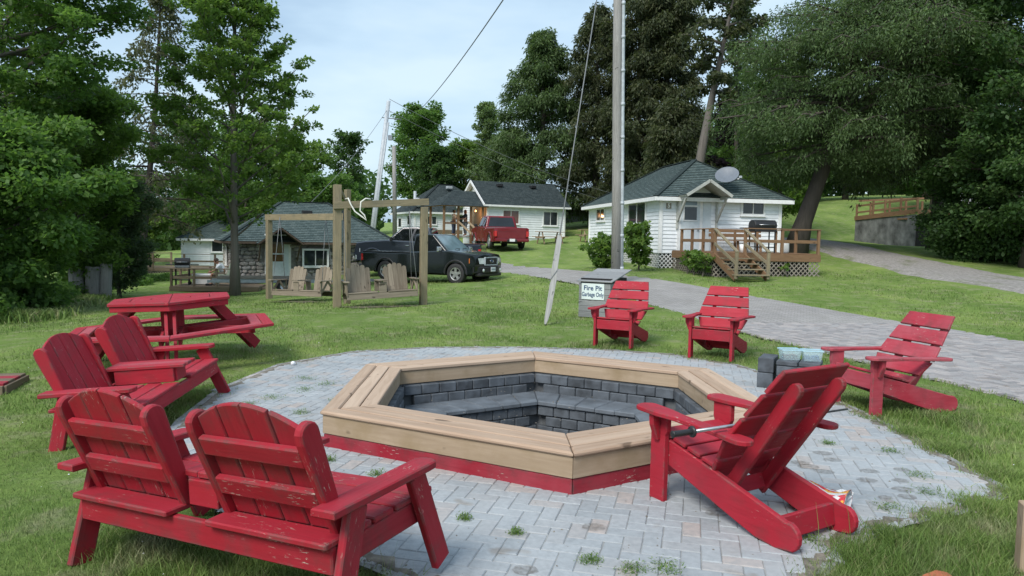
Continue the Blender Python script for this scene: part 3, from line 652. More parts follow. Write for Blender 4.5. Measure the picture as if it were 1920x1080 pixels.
# ---------------------------------------------------------------- slatted lounge chairs (facing local -y)
def rounded(out, r=.02): return out
def arc(cx, cy, rx, ry, a0, a1, n=7): return [(cx+rx*math.cos(R(a0+(a1-a0)*i/n)), cy+ry*math.sin(R(a0+(a1-a0)*i/n))) for i in range(n+1)]
YZX = lambda x, y=0, z=0: frame((x, y, z), (0, 1, 0), (0, 0, 1))       # local X->y, Y->z, thickness->x
def lounge_chair(label, loc, rz, mat, tilt=(0, 0), group='slatted red chairs round the fire pit'):
    t = thing('lounge_chair', label, 'chair', loc, rz, group, tilt)
    for s in (-1, 1):
        shape('front_leg', [(0, 0), (.125, 0), (.125, .42), (.14, .45), (.14, .560), (-.01, .560), (-.01, .46), (0, .43)], .04, mat, t, YZX(s*.285))
        shape('arm_bracket', [(0, .0), (.0, .17), (.065, .17), (.06, .10), (.02, 0)], .04, mat, t, frame((s*.306, .065, .388), (s, 0, 0), (0, 0, 1)))
        rail = [(.06, .25), (.06, .405), (.50, .295), (.98, .165)]+arc(1.0, .085, .075, .08, 75, -60, 6)+[(.93, .0), (.80, .012), (.55, .09)]
        shape('side_rail', rail, .038, mat, t, YZX(s*.245), .006)
        # arm: paddle in front, waist, rounded back end
        o = arc(-.01, .0, .055, .075, 90, 270, 7)+[(.16, -.072), (.30, -.045), (.62, -.042), (.74, -.06)]+arc(.80, 0, .06, .06, -80, 80, 6)+[(.74, .06), (.62, .045), (.30, .05), (.16, .072)]
        p0, p1 = Vector((s*.315, -.02, .574)), Vector((s*.372, .82, .556)); shape('arm', o, .028, mat, t, frame(p0, p1-p0, (-(p1-p0).y, (p1-p0).x, 0)), .005)
        b0, b1 = Vector((s*.165, .475, .12)), Vector((s*.185, .985, .885)); d = (b1-b0)
        L_ = d.length; o = [(0, -.038), (L_-.06, -.040)]+arc(L_-.05, 0, .05, .040, -80, 80, 6)+[(L_-.06, .040), (0, .038)]
        shape('back_support', o, .038, mat, t, frame(b0, d, (0, 1, -.58)), .005)
    b0, b1 = Vector((0, .455, .225)), Vector((0, .985, .955)); d = b1-b0; L_ = d.length; dn = d.normalized(); n_ = dn.cross(Vector((1, 0, 0)))
    hw = lambda f: .235+(.365-.235)*f/.42 if f < .42 else .365-(.365-.275)*(f-.42)/.58
    for k in range(5):
        f0, f1 = k*.202, k*.202+.176
        o = [(-hw(f0), f0*L_), (hw(f0), f0*L_), (hw(f1), f1*L_), (-hw(f1), f1*L_)]; c = (f0+f1)/2*L_; o = [(x, y-c) for x, y in o]
        M = frame(b0+dn*c-Vector((0, dn.z, -dn.y))*.028, (1, 0, 0), dn) @ Matrix.Rotation(random.gauss(0, .004), 4, 'Z')
        shape('back_slat', o, .026, mat, t, M, .005)
    for k in range(4):
        y = .035+k*.118; z = .424-(y-.03)*.25
        board('seat_slat', (-.262, y+.05, z), (.262, y+.05, z), .104, .024, mat, t, (0, 1, -.25), .005)
    board('front_apron', (-.262, .04, .335), (.262, .04, .335), .145, .032, mat, t, (0, 0, 1), .005)
    board('rear_crossbar', (-.226, .93, .10), (.226, .93, .10), .125, .034, mat, t, (0, -.15, 1), .005)
    board('lower_brace', (-.155, .50, .18), (.155, .50, .18), .09, .034, mat, t, (0, -.5, 1), .005)
    return t
lounge_chair('slatted red lounge chair standing on the lawn beside the grey garbage box', (1.534, 11.12, .03), -.459, RED)
lounge_chair('slatted red lounge chair on the grass near the brick drive, away from the box', (2.733, 10.04, .04), -.529, RED)
lounge_chair('faded dusty red lounge chair at the right, its rear rails lying in the grass', (3.373, 7.23, 0.005), -1.30, REDF)
lounge_chair('large foreground red lounge chair seen from behind with a pole tool across its arms', (1.156, 4.757, .027), -2.581, RED)

# ---------------------------------------------------------------- double seats with a table between (facing local -y)
def love_seat(label, loc, rz, mat, tilt, mat2=None):
    t = thing('double_garden_seat', label, 'garden seat', loc, rz, 'double red garden seats', tilt); m2 = mat2 or mat
    for y in (.330, -.330): board('seat_rail', (-.80, y, .288), (.80, y, .288), .115, .036, mat, t, (0, 0, 1), .006)
    for s in (-1, 1):
        board('end_rail', (s*.775, -.312, .288), (s*.775, .312, .288), .110, .036, mat, t, (0, 0, 1), .005)
        board('front_leg', (s*.822, -.20, .485), (s*.822, -.385, 0.0), .115, .040, mat, t, (0, 1, .3), .006)
        board('rear_leg', (s*.822, .215, .485), (s*.822, .365, 0.0), .115, .040, mat, t, (0, 1, -.3), .006)
        o = [(-.36, -.06)]+[(.30, -.062)]+arc(.33, 0, .05, .062, -70, 70, 5)+[(.30, .062), (-.36, .06)]
        shape('arm', o, .036, mat, t, frame((s*.815, .045, .505), (0, -1, 0), (1, 0, 0)), .006)
        for a, b in ((.125, .775),):
            for k, y in enumerate((.318, .165, .01, -.145, -.295)):
                board('seat_slat', (s*(a+.0), y, .362), (s*(b+.03), y, .362), .138, .028, m2 if k == 2 else mat, t, (0, 1, 0), .006)
            c = s*(a+b)/2; bd = Vector((0, .20, .52)).normalized()     # up the back, leaning away
            bn = Vector((0, bd.z, -bd.y))
            for q in (-1, 1):                                          # side boards, on edge, rounded at the top
                x = c+q*.305; p = Vector((x, .235, .378)); 
                o = [(0, -.02), (.465, -.055)]+arc(.465, 0, .055, .055, -80, 60, 6)+[(.45, .055), (0, .045)]
                shape('back_side_board', o, .042, mat, t, frame(p, bd, bn), .007)
            for h in (.17, .375): 
                p = Vector((c, .235, .378))+bd*h+bn*.030; board('back_crossboard', p-Vector((.283, 0, 0)), p+Vector((.283, 0, 0)), .088, .034, mat, t, bd, .006)
            for k in range(4):
                x0 = -.283+k*.1425; w0 = .134; top = lambda x: .585-1.1*x*x
                pts_ = [(0, -w0/2), (top(x0+w0), -w0/2)]+[(top(x0+w0*(1-i/4)), -w0/2+w0*i/4) for i in range(1, 4)]+[(top(x0), w0/2), (0, w0/2)]
                pts_ = [(0, -w0/2)]+[(top(x0+w0/2+(-w0/2+w0*i/4)), -w0/2+w0*i/4) for i in range(5)]+[(0, w0/2)]
                M = frame(Vector((c+x0+w0/2, .235, .378))+bn*.0, bd, (1, 0, 0)); shape('back_slat', pts_, .024, mat, t, M @ Matrix.Rotation(random.gauss(0, .006), 4, 'Z'), .005)
    for k, x in enumerate((-.088, .0, .088)): 
        o = [(-.33, -.042), (.33, -.042), (.36, -.01), (.36, .042), (-.33, .042)] if k == 2 else [(-.33, -.042), (.36, -.042), (.36, .042), (-.33, .042)]
        if k == 0: o = [(-.33, -.042), (.36, -.042), (.36, .01), (.33, .042), (-.33, .042)]
        shape('table_board', o, .03, m2 if k == 1 else mat, t, frame((x, -.06, .520), (0, -1, 0), (1, 0, 0)), .005)
    for s in (-1, 1): board('table_side', (s*.108, -.32, .44), (s*.108, .20, .44), .125, .026, mat, t, (0, 0, 1))
    board('table_end', (-.093, -.325, .44), (.093, -.325, .44), .125, .026, mat, t); board('table_end', (-.093, .27, .44), (.093, .27, .44), .12, .026, mat, t)
    return t
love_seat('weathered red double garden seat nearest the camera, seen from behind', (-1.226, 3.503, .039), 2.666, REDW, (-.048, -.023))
love_seat('bright red double garden seat facing the pit in front of the red picnic table', (-3.254, 6.563, -.062), 1.598, RED, (.065, -.084), REDF)

# ---------------------------------------------------------------- hexagonal picnic table
t = thing('picnic_table', 'red hexagonal picnic table with joined benches on the lawn', 'picnic table', (-4.323, 9.413, .034), -2.216, None, (.0, .0))
ra, rb = .058, .017; ex = Vector((1, 0, ra)).normalized(); ey = Vector((0, 1, rb)).normalized(); ez = ex.cross(ey); ey = ez.cross(ex)
m_ = Matrix((ex, ey, ez)).transposed().to_4x4() @ Matrix.Rotation(-2.216, 4, 'Z'); m_.translation = (-4.323, 9.413, .034); t.matrix_world = m_
ta = .796*math.cos(A6/2)
for k in range(6):
    for a, b in ((.03, .225), (.232, .455), (.462, ta)): mitre('table_board', a, b, .778, .036, RED, k, .003, .005, parent=t)
    mitre('table_skirt', ta-.06, ta-.022, .742, .07, RED, k, .0, .004, parent=t)
    mitre('seat_board', 1.361*.866-.262, 1.361*.866-.135, .42, .036, REDF, k, .003, .005, parent=t); mitre('seat_board', 1.361*.866-.129, 1.361*.866, .42, .036, RED, k, .003, .005, parent=t)
for c in (1, 3, 5):
    a = c*A6; u = Vector((math.cos(a), math.sin(a), 0)); n_ = Vector((-u.y, u.x, 0))
    for s in (-1, 1):
        board('leg', u*.50+n_*.045*s+Vector((0, 0, .74)), u*1.17+n_*.045*s, .135, .038, RED, t, u)
        board('seat_beam', u*-.2+n_*.10*s+Vector((0, 0, .345)), u*1.24+n_*.10*s+Vector((0, 0, .345)), .115, .036, RED, t, (0, 0, 1))
    board('post', u*.08+n_*.0+Vector((0, 0, .30)), u*.08+Vector((0, 0, .74)), .13, .09, RED, t, n_)
    board('seat_beam', (u*-1.1)+Vector((0, 0, .352)), u*-.2+Vector((0, 0, .352)), .10, .036, RED, t, (0, 0, 1))

# ---------------------------------------------------------------- garbage box with its sign
def text_mesh(body, size, mat, ext=.002, bold=0.):
    cu = bpy.data.curves.new('t', 'FONT'); cu.body = body; cu.size = size; cu.extrude = ext; cu.offset = bold; cu.align_x = 'CENTER'; cu.align_y = 'CENTER'
    o = bpy.data.objects.new('t', cu); col.objects.link(o); dg = bpy.context.evaluated_depsgraph_get(); me = bpy.data.meshes.new_from_object(o.evaluated_get(dg))
    bpy.data.objects.remove(o); me.materials.clear(); me.materials.append(mat); return me
SIGNW = mat_plain('sign_white', (.66, .74, .74), .4, .04); SIGNB = mat_plain('sign_blue', (.035, .075, .16), .5, .05)
gz_ = tz(1.9, 15.7)
t = thing('garbage_box', 'weathered grey wooden garbage box with sloping lid and a white sign', 'garbage box', (1.43, 15.65, gz_), R(-30))
W_, D_ = .72, .98
for k in range(6):
    z = .065+k*.122
    board('front_plank', (0, 0, z), (W_, 0, z), .118, .02, BOXW, t); board('side_plank', (0.011, .02, z), (.011, D_, z), .118, .02, BOXW, t); board('side_plank', (W_-.011, .02, z), (W_-.011, D_, z), .118, .02, BOXW, t)
boxp('inner_box', (W_/2, D_/2+.01, .42), (W_-.05, D_-.04, .82), DARK, t, 0)
for k in range(4): board('lid_board', (-.04, -.05+.28*k+.13, .775+.058*k+.02), (W_+.05, -.05+.28*k+.13, .775+.058*k+.02), .272, .024, BOXW, t, (0, 1, .208))
sg = board('sign', (.07, -.020, .555), (.585, -.020, .555), .34, .008, SIGNW, t)
sg.name = 'sign'
Ms = sg.matrix_basis.inverted() @ frame((.3275, -.0262, .625), (1, 0, 0), (0, 0, 1))
obj('sign_lettering', text_mesh('Fire Pit', .145, SIGNB, .001, .003), sg, Ms)
obj('sign_lettering', text_mesh('Garbage Only', .108, SIGNB, .001, .0022), sg, sg.matrix_basis.inverted() @ frame((.3275, -.0262, .49), (1, 0, 0), (0, 0, 1)) @ Matrix.Diagonal((.82, 1.15, 1, 1)))

# ---------------------------------------------------------------- stacked blocks and two plastic tubs
bz = .031
def blk(label, loc, size, rz, grp='charcoal blocks stacked beside the pit'):
    o = obj('concrete_block', box_mesh(*size, SLATEB, .008), None, Matrix.Translation(loc) @ Matrix.Rotation(rz, 4, 'Z')); tag(o, label, 'block', grp); return o
br_ = R(-28); bx = Matrix.Translation((2.91, 8.28, 0)) @ Matrix.Rotation(br_, 4, 'Z')
def B(label, x, y, z, s): p = bx @ Vector((x, y, z)); return blk(label, p, s, br_)
B('charcoal block at the bottom left of the stack, partly in front', 0, .06, bz+.085, (.17, .36, .17)); B('charcoal block on top of the left pile, its end towards the pit', 0.004, .06, bz+.257, (.17, .36, .165))
B('charcoal block at the bottom right of the stack behind the big chair', .30, 0, bz+.075, (.36, .30, .15)); B('charcoal block in the middle layer of the right pile', .305, .0, bz+.213, (.36, .30, .12))
B('flat charcoal slab capping the right pile under the clear tub', .23, .0, bz+.302, (.22, .32, .05)); B('flat charcoal slab capping the right pile under the blue tub', .46, .02, bz+.302, (.22, .32, .05))
Mt = NT('clear_tub'); Mt.set(Base__Color=(.62, .80, .86, 1), Roughness=.18, Transmission__Weight=.3, Alpha=.36); TUB = Mt.m
def tub(label, x, y, z, tx, cont, cn):
    p = bx @ Vector((x, y, z)); t = thing('plastic_tub', label, 'tub', p, br_+tx, 'plastic tubs on the block stack'); a, b, h = .105, .078, .115; k = .84
    V = [(-a*k, -b*k, 0), (a*k, -b*k, 0), (a*k, b*k, 0), (-a*k, b*k, 0), (-a, -b, h), (a, -b, h), (a, b, h), (-a, b, h)]
    Vi = [(x_*.95, y_*.95, max(z_, .004)) for x_, y_, z_ in V]
    obj('tub_body', mesh('tub', V+Vi, [(3, 2, 1, 0), (0, 1, 5, 4), (1, 2, 6, 5), (2, 3, 7, 6), (3, 0, 4, 7), (8, 9, 10, 11), (12, 13, 9, 8), (13, 14, 10, 9), (14, 15, 11, 10), (15, 12, 8, 11)], TUB), t)
    geo = [beam_geo(p0, p1, .014, .006, (0, 0, 1)) for p0, p1 in (((-a-.006, -b, h), (a+.006, -b, h)), ((-a-.006, b, h), (a+.006, b, h)), ((-a, -b, h), (-a, b, h)), ((a, -b, h), (a, b, h)))]
    joined('rim', geo, RECYC, t)
    g = random.Random(len(label)); geo = []
    for i in range(60):
        c = (g.uniform(-.075, .075), g.uniform(-.05, .05), g.uniform(.008, .055)); geo.append(box_geo((0, 0, 0), (.018, .012, .010), Matrix.Translation(c) @ Matrix.Rotation(g.uniform(0, 3), 4, 'Z') @ Matrix.Rotation(g.uniform(0, 3), 4, 'X')))
    tag(joined(cn, geo, cont, t), kind='stuff')
tub('clear plastic tub with brown scraps inside on top of the charcoal blocks', .235, .02, bz+.328, .5, mat_plain('brown_scraps', (.20, .13, .10), .8), 'contents')
tub('blue tinted plastic tub with dark blue pieces inside on top of the charcoal blocks', .46, .07, bz+.328, .3, mat_plain('blue_scraps', (.05, .13, .28), .6), 'contents')

# ---------------------------------------------------------------- pole tool lying across the foreground chair
cm = Matrix.Translation((1.156, 4.757, .032)) @ Matrix.Rotation(-2.581, 4, 'Z')
t = thing('fire_tool', 'long steel pole tool with black grip lying across the foreground chair', 'fire tool', cm @ Vector((.40, .50, .617)), 0)
ml = t.matrix_world.inverted() @ cm
pa, pb = ml @ Vector((.735, .625, .600)), ml @ Vector((-.68, .67, .588)); dv = (pb-pa).normalized()
tube('shaft', [pa+dv*.1, pb-dv*.2], .0095, STEEL, t); tube('grip', [pa, pa+dv*.004, pa+dv*.012, pa+dv*.13, pa+dv*.135], [.012, .017, .0175, .0165, .016], BLACK, t)
tube('guard', [pa+dv*.128, pa+dv*.134, pa+dv*.142, pa+dv*.148], [.02, .032, .032, .018], BLACK, t); tube('guard', [pa-dv*.004, pa, pa+dv*.008], [.016, .021, .018], BLACK, t)
sp_ = [(-.2, -.012), (-.12, -.035), (-.02, -.03), (.05, .0), (-.02, .022), (-.12, .03), (-.2, .012)]
shape('blade', sp_, .012, BLACK, t, frame(pb, dv, (0, 0, 1)) @ Matrix.Rotation(R(70), 4, 'X'), .002)

# ---------------------------------------------------------------- open snack bag on the pavers
Mc = NT('crisp_bag'); v = Mc.co((1, 1, 1), False)
z_ = Mc.n('SeparateXYZ'); Mc.l(v, z_.inputs[0]); ncol = Mc.noise(Mc.co((14, 14, 20), False), 1.5, 2, .5)
c = Mc.mix(Mc.ramp(ncol, [(.50, 0.), (.53, 1.)]), (.62, .03, .05), (.75, .42, .08))
Mc.set(Base__Color=c, Roughness=.3, Specular__IOR__Level=.6); BAGM = Mc.m
BAGI = mat_plain('foil_white', (.70, .72, .74), .3, .1)
t = thing('snack_bag', 'crumpled red and yellow snack bag lying open on the pavers behind the big chair', 'bag', (1.90, 4.43, .034), R(-35)); t.scale = (1.35, 1.35, 1.35)
g = random.Random(4)
def bag(r0, z0, n=20, rows=6, sc_=1.):
    V = []; Fc = []
    for j in range(rows+1):
        y = -.13+.26*j/rows
        for k in range(n):
            a = 2*math.pi*k/n; e = (.045+.018*math.sin(j*1.1))*sc_; w0 = (.10+.01*math.sin(k*3+j))*sc_
            V.append((y*1.0, w0*math.cos(a)+g.uniform(-.005, .005), .052+e*math.sin(a)*(1-.35*(j == 0))+g.uniform(-.005, .005)))
    for j in range(rows):
        for k in range(n): k2 = (k+1) % n; Fc.append((j*n+k, j*n+k2, (j+1)*n+k2, (j+1)*n+k))
    return V, Fc
v, f = bag(0, 0); f.append(tuple(range(20))); obj('bag_body', mesh('bag', v, f, BAGM, True), t)
v, f = bag(0, 0, sc_=.93); obj('foil_lining', mesh('foil', v, f, BAGI, True), t)
v = [(.10+.02*math.sin(i), .09*math.cos(i*.5-.8), .045+.04*math.sin(i*.5)) for i in range(5)]
joined('torn_strip', [beam_geo(v[i], v[i+1], .035, .001, (1, 0, 0)) for i in range(4)], BAGI, t)
# small things
o = obj('golf_ball', mesh('ball', *lathe_geo([(0.0005, -.0215), (.012, -.0178), (.0195, -.009), (.0215, 0), (.0195, .009), (.012, .0178), (.0005, .0215)], 14), SHIRTW, True), None, Matrix.Translation((-2.70, 9.05, .055)) @ Matrix.Diagonal((1.3, 1.3, 1.3, 1))); tag(o, 'small white ball at the back left edge of the patio', 'ball')
o = obj('broken_brick', prism_mesh([(-.09, -.035), (.07, -.04), (.09, .0), (.06, .045), (-.05, .04), (-.1, .01)], .055, ORANGE, .006), None, Matrix.Translation((2.06, 3.43, .05)) @ Matrix.Rotation(.5, 4, 'Z')); tag(o, 'broken orange brick lying in the grass at the bottom right', 'brick')
# low timber platform at the far left
t = thing('timber_platform', 'low peeling timber platform edge in the grass at the left', 'platform', (-5.40, 7.75, tz(-5.4, 7.75)-.02), R(15))
for k in range(4): board('platform_board', (0, .08+k*.16, .12), (-2.2, .08+k*.16, .12), .15, .03, REDT if k % 2 == 0 else DECKG, t, (0, 1, 0))
board('platform_edge', (.0, -.01, .055), (-2.2, -.01, .055), .11, .03, DECKG, t); board('platform_edge', (.017, .0, .055), (.017, .64, .055), .11, .03, DECKG, t)
# timber post cut by the right edge of the frame
o = obj('timber_post', box_mesh(.46, .09, .09, FASC, .006), None, Matrix.Translation((2.615, 3.60, .15)) @ Matrix.Rotation(R(90), 4, 'Y') @ Matrix.Rotation(.3, 4, 'X')); tag(o, 'pale timber post at the right edge, cut off by the frame', 'post')

# ---------------------------------------------------------------- timber swing frames and their hanging benches
def post(name, x, y, z0, z1, s, mat, parent, rz=0., lean=(0, 0)):
    return board(name, (x, y, z0), (x+lean[0], y+lean[1], z1), s, s, mat, parent, (math.cos(rz), math.sin(rz), 0), .008)
P0, P1, P2, P3 = (-4.05, 17.0), (-2.15, 17.8), (-7.11, 21.5), (-4.12, 18.35)
t = thing('garden_swing', 'nearer timber swing frame, two tall posts joined by a greenish beam', 'swing frame', (*P0, tz(*P0)-.05), 0, 'timber swing frames')
o_ = Vector((*P0, tz(*P0)-.05)); r_ = math.atan2(P1[1]-P0[1], P1[0]-P0[0])
post('post', 0, 0, 0, 2.86, .175, POSTW, t, r_); q = Vector((P1[0], P1[1], 0))-Vector((o_.x, o_.y, 0)); post('post', q.x, q.y, 0, 2.42, .165, POSTW, t, r_)
n_ = Vector((math.sin(r_), -math.cos(r_), 0))*.125; board('beam', Vector((-.1, -.04, 2.38))+n_, q+Vector((.10, .04, 2.55))+n_*.0, .16, .07, POSTW, t)
t = thing('garden_swing', 'farther timber swing frame in front of the stone cottage, beam on thinner posts', 'swing frame', (*P2, tz(*P2)-.05), 0, 'timber swing frames')
q = Vector((P3[0]-P2[0], P3[1]-P2[1], 0)); r2 = math.atan2(q.y, q.x); dz = tz(*P3)-tz(*P2)
post('post', 0, 0, 0, 2.36, .15, POSTW, t, r2); post('post', q.x, q.y, dz, 3.10, .13, POSTW, t, r2); board('beam', (-.1, .1, 2.45), q+Vector((.02, -.02, 2.43)), .17, .12, POSTW, t)
board('brace', q+Vector((.10, -.2, 2.62)), q+Vector((.08, -1.18, 3.05)), .10, .04, POSTW, t)
def swing_bench(label, x, y, rz, zs, beamz, tilt=0):
    t = thing('swing_bench', label, 'swing', (x, y, zs), rz, 'hanging double swing benches', (tilt, 0))
    board('front_rail', (-.84, -.30, .03), (.84, -.30, .03), .13, .035, SWINGW, t); board('rear_rail', (-.84, .28, .0), (.84, .28, .0), .12, .035, SWINGW, t)
    for k in range(5):
        yy = -.27+k*.125
        for s in (-1, 1): board('seat_slat', (s*.12, yy, .115-.008*k), (s*.83, yy, .115-.008*k), .115, .025, SWINGW, t, (0, 1, 0))
    for s in (-1, 1):
        c = s*.45; bd = Vector((0, .26, .97)).normalized()
        for k in range(5):
            x0 = -.236+k*.118; tp = .66-1.5*x0*x0
            o = [(0, -.056), (tp-.03, -.056)]+arc(tp-.03, 0, .045, .056, -80, 80, 4)+[(tp-.03, .056), (0, .056)]
            shape('back_slat', o, .025, SWINGW, t, frame(Vector((c+x0*.92, .20, .10)), bd+Vector((x0*.10, 0, 0)), (1, 0, 0)))
        for h in (.2, .44): p = Vector((c, .235, .10))+bd*h; board('back_crossboard', p-Vector((.30, 0, 0)), p+Vector((.30, 0, 0)), .08, .03, SWINGW, t, bd)
        board('arm', (s*.83, .28, .37), (s*.83, -.38, .38), .11, .028, SWINGW, t, (1, 0, 0))
        for a, b in (((-.30, .05), (-.30, .365)), ((.26, .05), (.26, .365)), ((-.28, .07), (-.02, .36)), ((.24, .07), (-.02, .36))): board('arm_brace', (s*.83, a[0], a[1]), (s*.83, b[0], b[1]), .06, .03, SWINGW, t, (0, 1, .2))
    board('table_board', (0, .2, .37), (0, -.36, .38), .20, .028, SWINGW, t, (1, 0, 0)); board('table_side', (-.09, -.3, .22), (.09, -.3, .22), .24, .025, SWINGW, t); board('table_side', (-.09, .2, .22), (.09, .2, .22), .24, .025, SWINGW, t)
    for s in (-1, 1):
        for yy in (-.3, .26): tube('chain', [(s*.84, yy, .0), (s*.80, yy*.4, beamz*.6), (s*.78, 0, beamz)], .009, WIRE, t, 5)
    return t
swing_bench('grey double swing bench hanging from the nearer frame in front of the dark pickup', -3.12, 17.42, r_, .24, 2.1, .05)
swing_bench('grey double swing bench hanging from the farther frame in front of the stone cottage', -5.66, 19.95, -.42, .04, 2.1, .02)
o = tube('white_rope', [(-3.86, 16.98, 2.48), (-3.78, 16.9, 2.50), (-3.72, 16.9, 2.36), (-3.62, 16.88, 2.2), (-3.45, 16.87, 2.08), (-3.35, 16.87, 2.0), (-3.40, 16.87, 2.12), (-3.5, 16.87, 2.22), (-3.48, 16.87, 2.42), (-3.38, 16.9, 2.50), (-3.28, 16.98, 2.49)], .017, ROPE, None, 6); tag(o, 'white rope looped over the beam of the nearer swing frame', 'rope')

# ---------------------------------------------------------------- poles and wires
pz = tz(3.40, 24); 
t = thing('utility_pole', 'tall grey wooden utility pole with pale conduit, behind the garbage box', 'utility pole', (3.40, 24, pz-.1), 0)
tube('pole', [(0, 0, 0), (-.06, 0, 3.4), (-.16, 0, 7), (-.30, 0, 13.5)], [.175, .165, .15, .12], POLEW, t, 16)
cx = lambda z: .155-.030*z*.78
tube('conduit', [(.165-.0*z-.0225*z, -.12, z) for z in (0.05, 3, 6, 9, 12)], .052, GALV, t, 12)
for k in range(11): z = .5+k*1.05; tube('conduit_coupling', [(.165-.0225*z, -.12, z), (.165-.0225*(z+.1), -.12, z+.1)], .063, GALV, t, 12)
A_ = Vector((.66, 14.05, 0)); B_ = Vector((3.15, 24, 14.0))
o = tube('guy_wire', [A_, B_], .014, WIRE, None, 6); tag(o, 'steel guy wire running up from the grey plank to the utility pole', 'guy wire')
d = (B_-A_).normalized(); a0 = A_+d*.02; 
t = thing('guy_wire_guard', 'weathered grey plank strapped round the foot of the guy wire', 'plank', A_, 0)
b0 = a0-A_
shape('plank', [(0, -.03), (.10, -.045), (.9, -.05), (1.05, -.03), (1.2, -.06), (2.0, -.055), (2.12, -.04), (2.12, .03), (2.0, .055), (1.25, .06), (1.0, .075), (.35, .06), (.1, .03), (0, .0)], .04, PLANKW, t, frame(b0-Vector((0, .03, 0)), d, (1, 0, -.1)), .005)
tube('wire_wrap', [b0+d*1.0+Vector((-.07, -.06, 0)), b0+d*1.15+Vector((.0, -.065, 0)), b0+d*1.30+Vector((.07, -.06, 0))], .008, WIRE, t, 5)
fz = tz(-8.3, 45)-.3
t = thing('utility_pole', 'distant leaning silver utility pole behind the stone cottage roof', 'utility pole', (-8.75, 45, fz), 0)
tube('pole', [(0, 0, 0), (.45, 0, 4), (1.10, 0, 9.6)], [.18, .16, .12], GALV, t, 12); tube('conduit', [(.19, -.15, .3), (.62, -.15, 4.4), (1.12, -.12, 8.3)], .06, GALV, t, 8)
tube('crossarm', [(.7, 0, 8.6), (1.9, 0, 8.5)], .03, WIRE, t, 6); boxp('bracket', (1.22, 0, 7.4), (.25, .2, .3), STEEL, t)
t = thing('utility_pole', 'thin weathered pole beyond the swing frame, left of the small white cottage', 'utility pole', (-9.75, 61, tz(-9.75, 61)), 0); tube('pole', [(0, 0, 0), (-.15, 0, 8.2)], [.2, .15], POLEW, t, 10); tube('crossarm', [(-.75, 0, 6.6), (.1, 0, 6.7)], .06, WIRE, t, 6)
o = tube('vent_pipe', [(-8.8, 66, 2), (-8.8, 66, 5.7)], .13, GALV, None, 8); tag(o, 'slim white pipe standing behind the small white cottage', 'pipe')
def wire(label, a, b, sag, r):
    a = Vector(a); b = Vector(b); P = [a.lerp(b, k/24)-Vector((0, 0, sag*4*(k/24)*(1-k/24))) for k in range(25)]
    o = tube('overhead_wire', P, r, WIRE, None, 6); tag(o, label, 'wire')
wire('thick twisted overhead cable crossing the sky down to the trees', (4.2, 9.0, 11.4), (-9.9, 76, 14.4), .8, .030)
wire('thin overhead wire crossing the dark cedars behind the middle cottage, upper one', (-7.6, 45, 9.9), (16, 60, 4.2), 1.3, .016)
wire('thin overhead wire crossing the dark cedars behind the middle cottage, lower one', (-7.6, 45, 9.2), (16, 60, 3.4), 1.2, .014)
wire('thin wire dropping from the silver pole to the stone cottage', (-7.7, 45, 9.3), (-10.2, 37, 3.2), .3, .012)

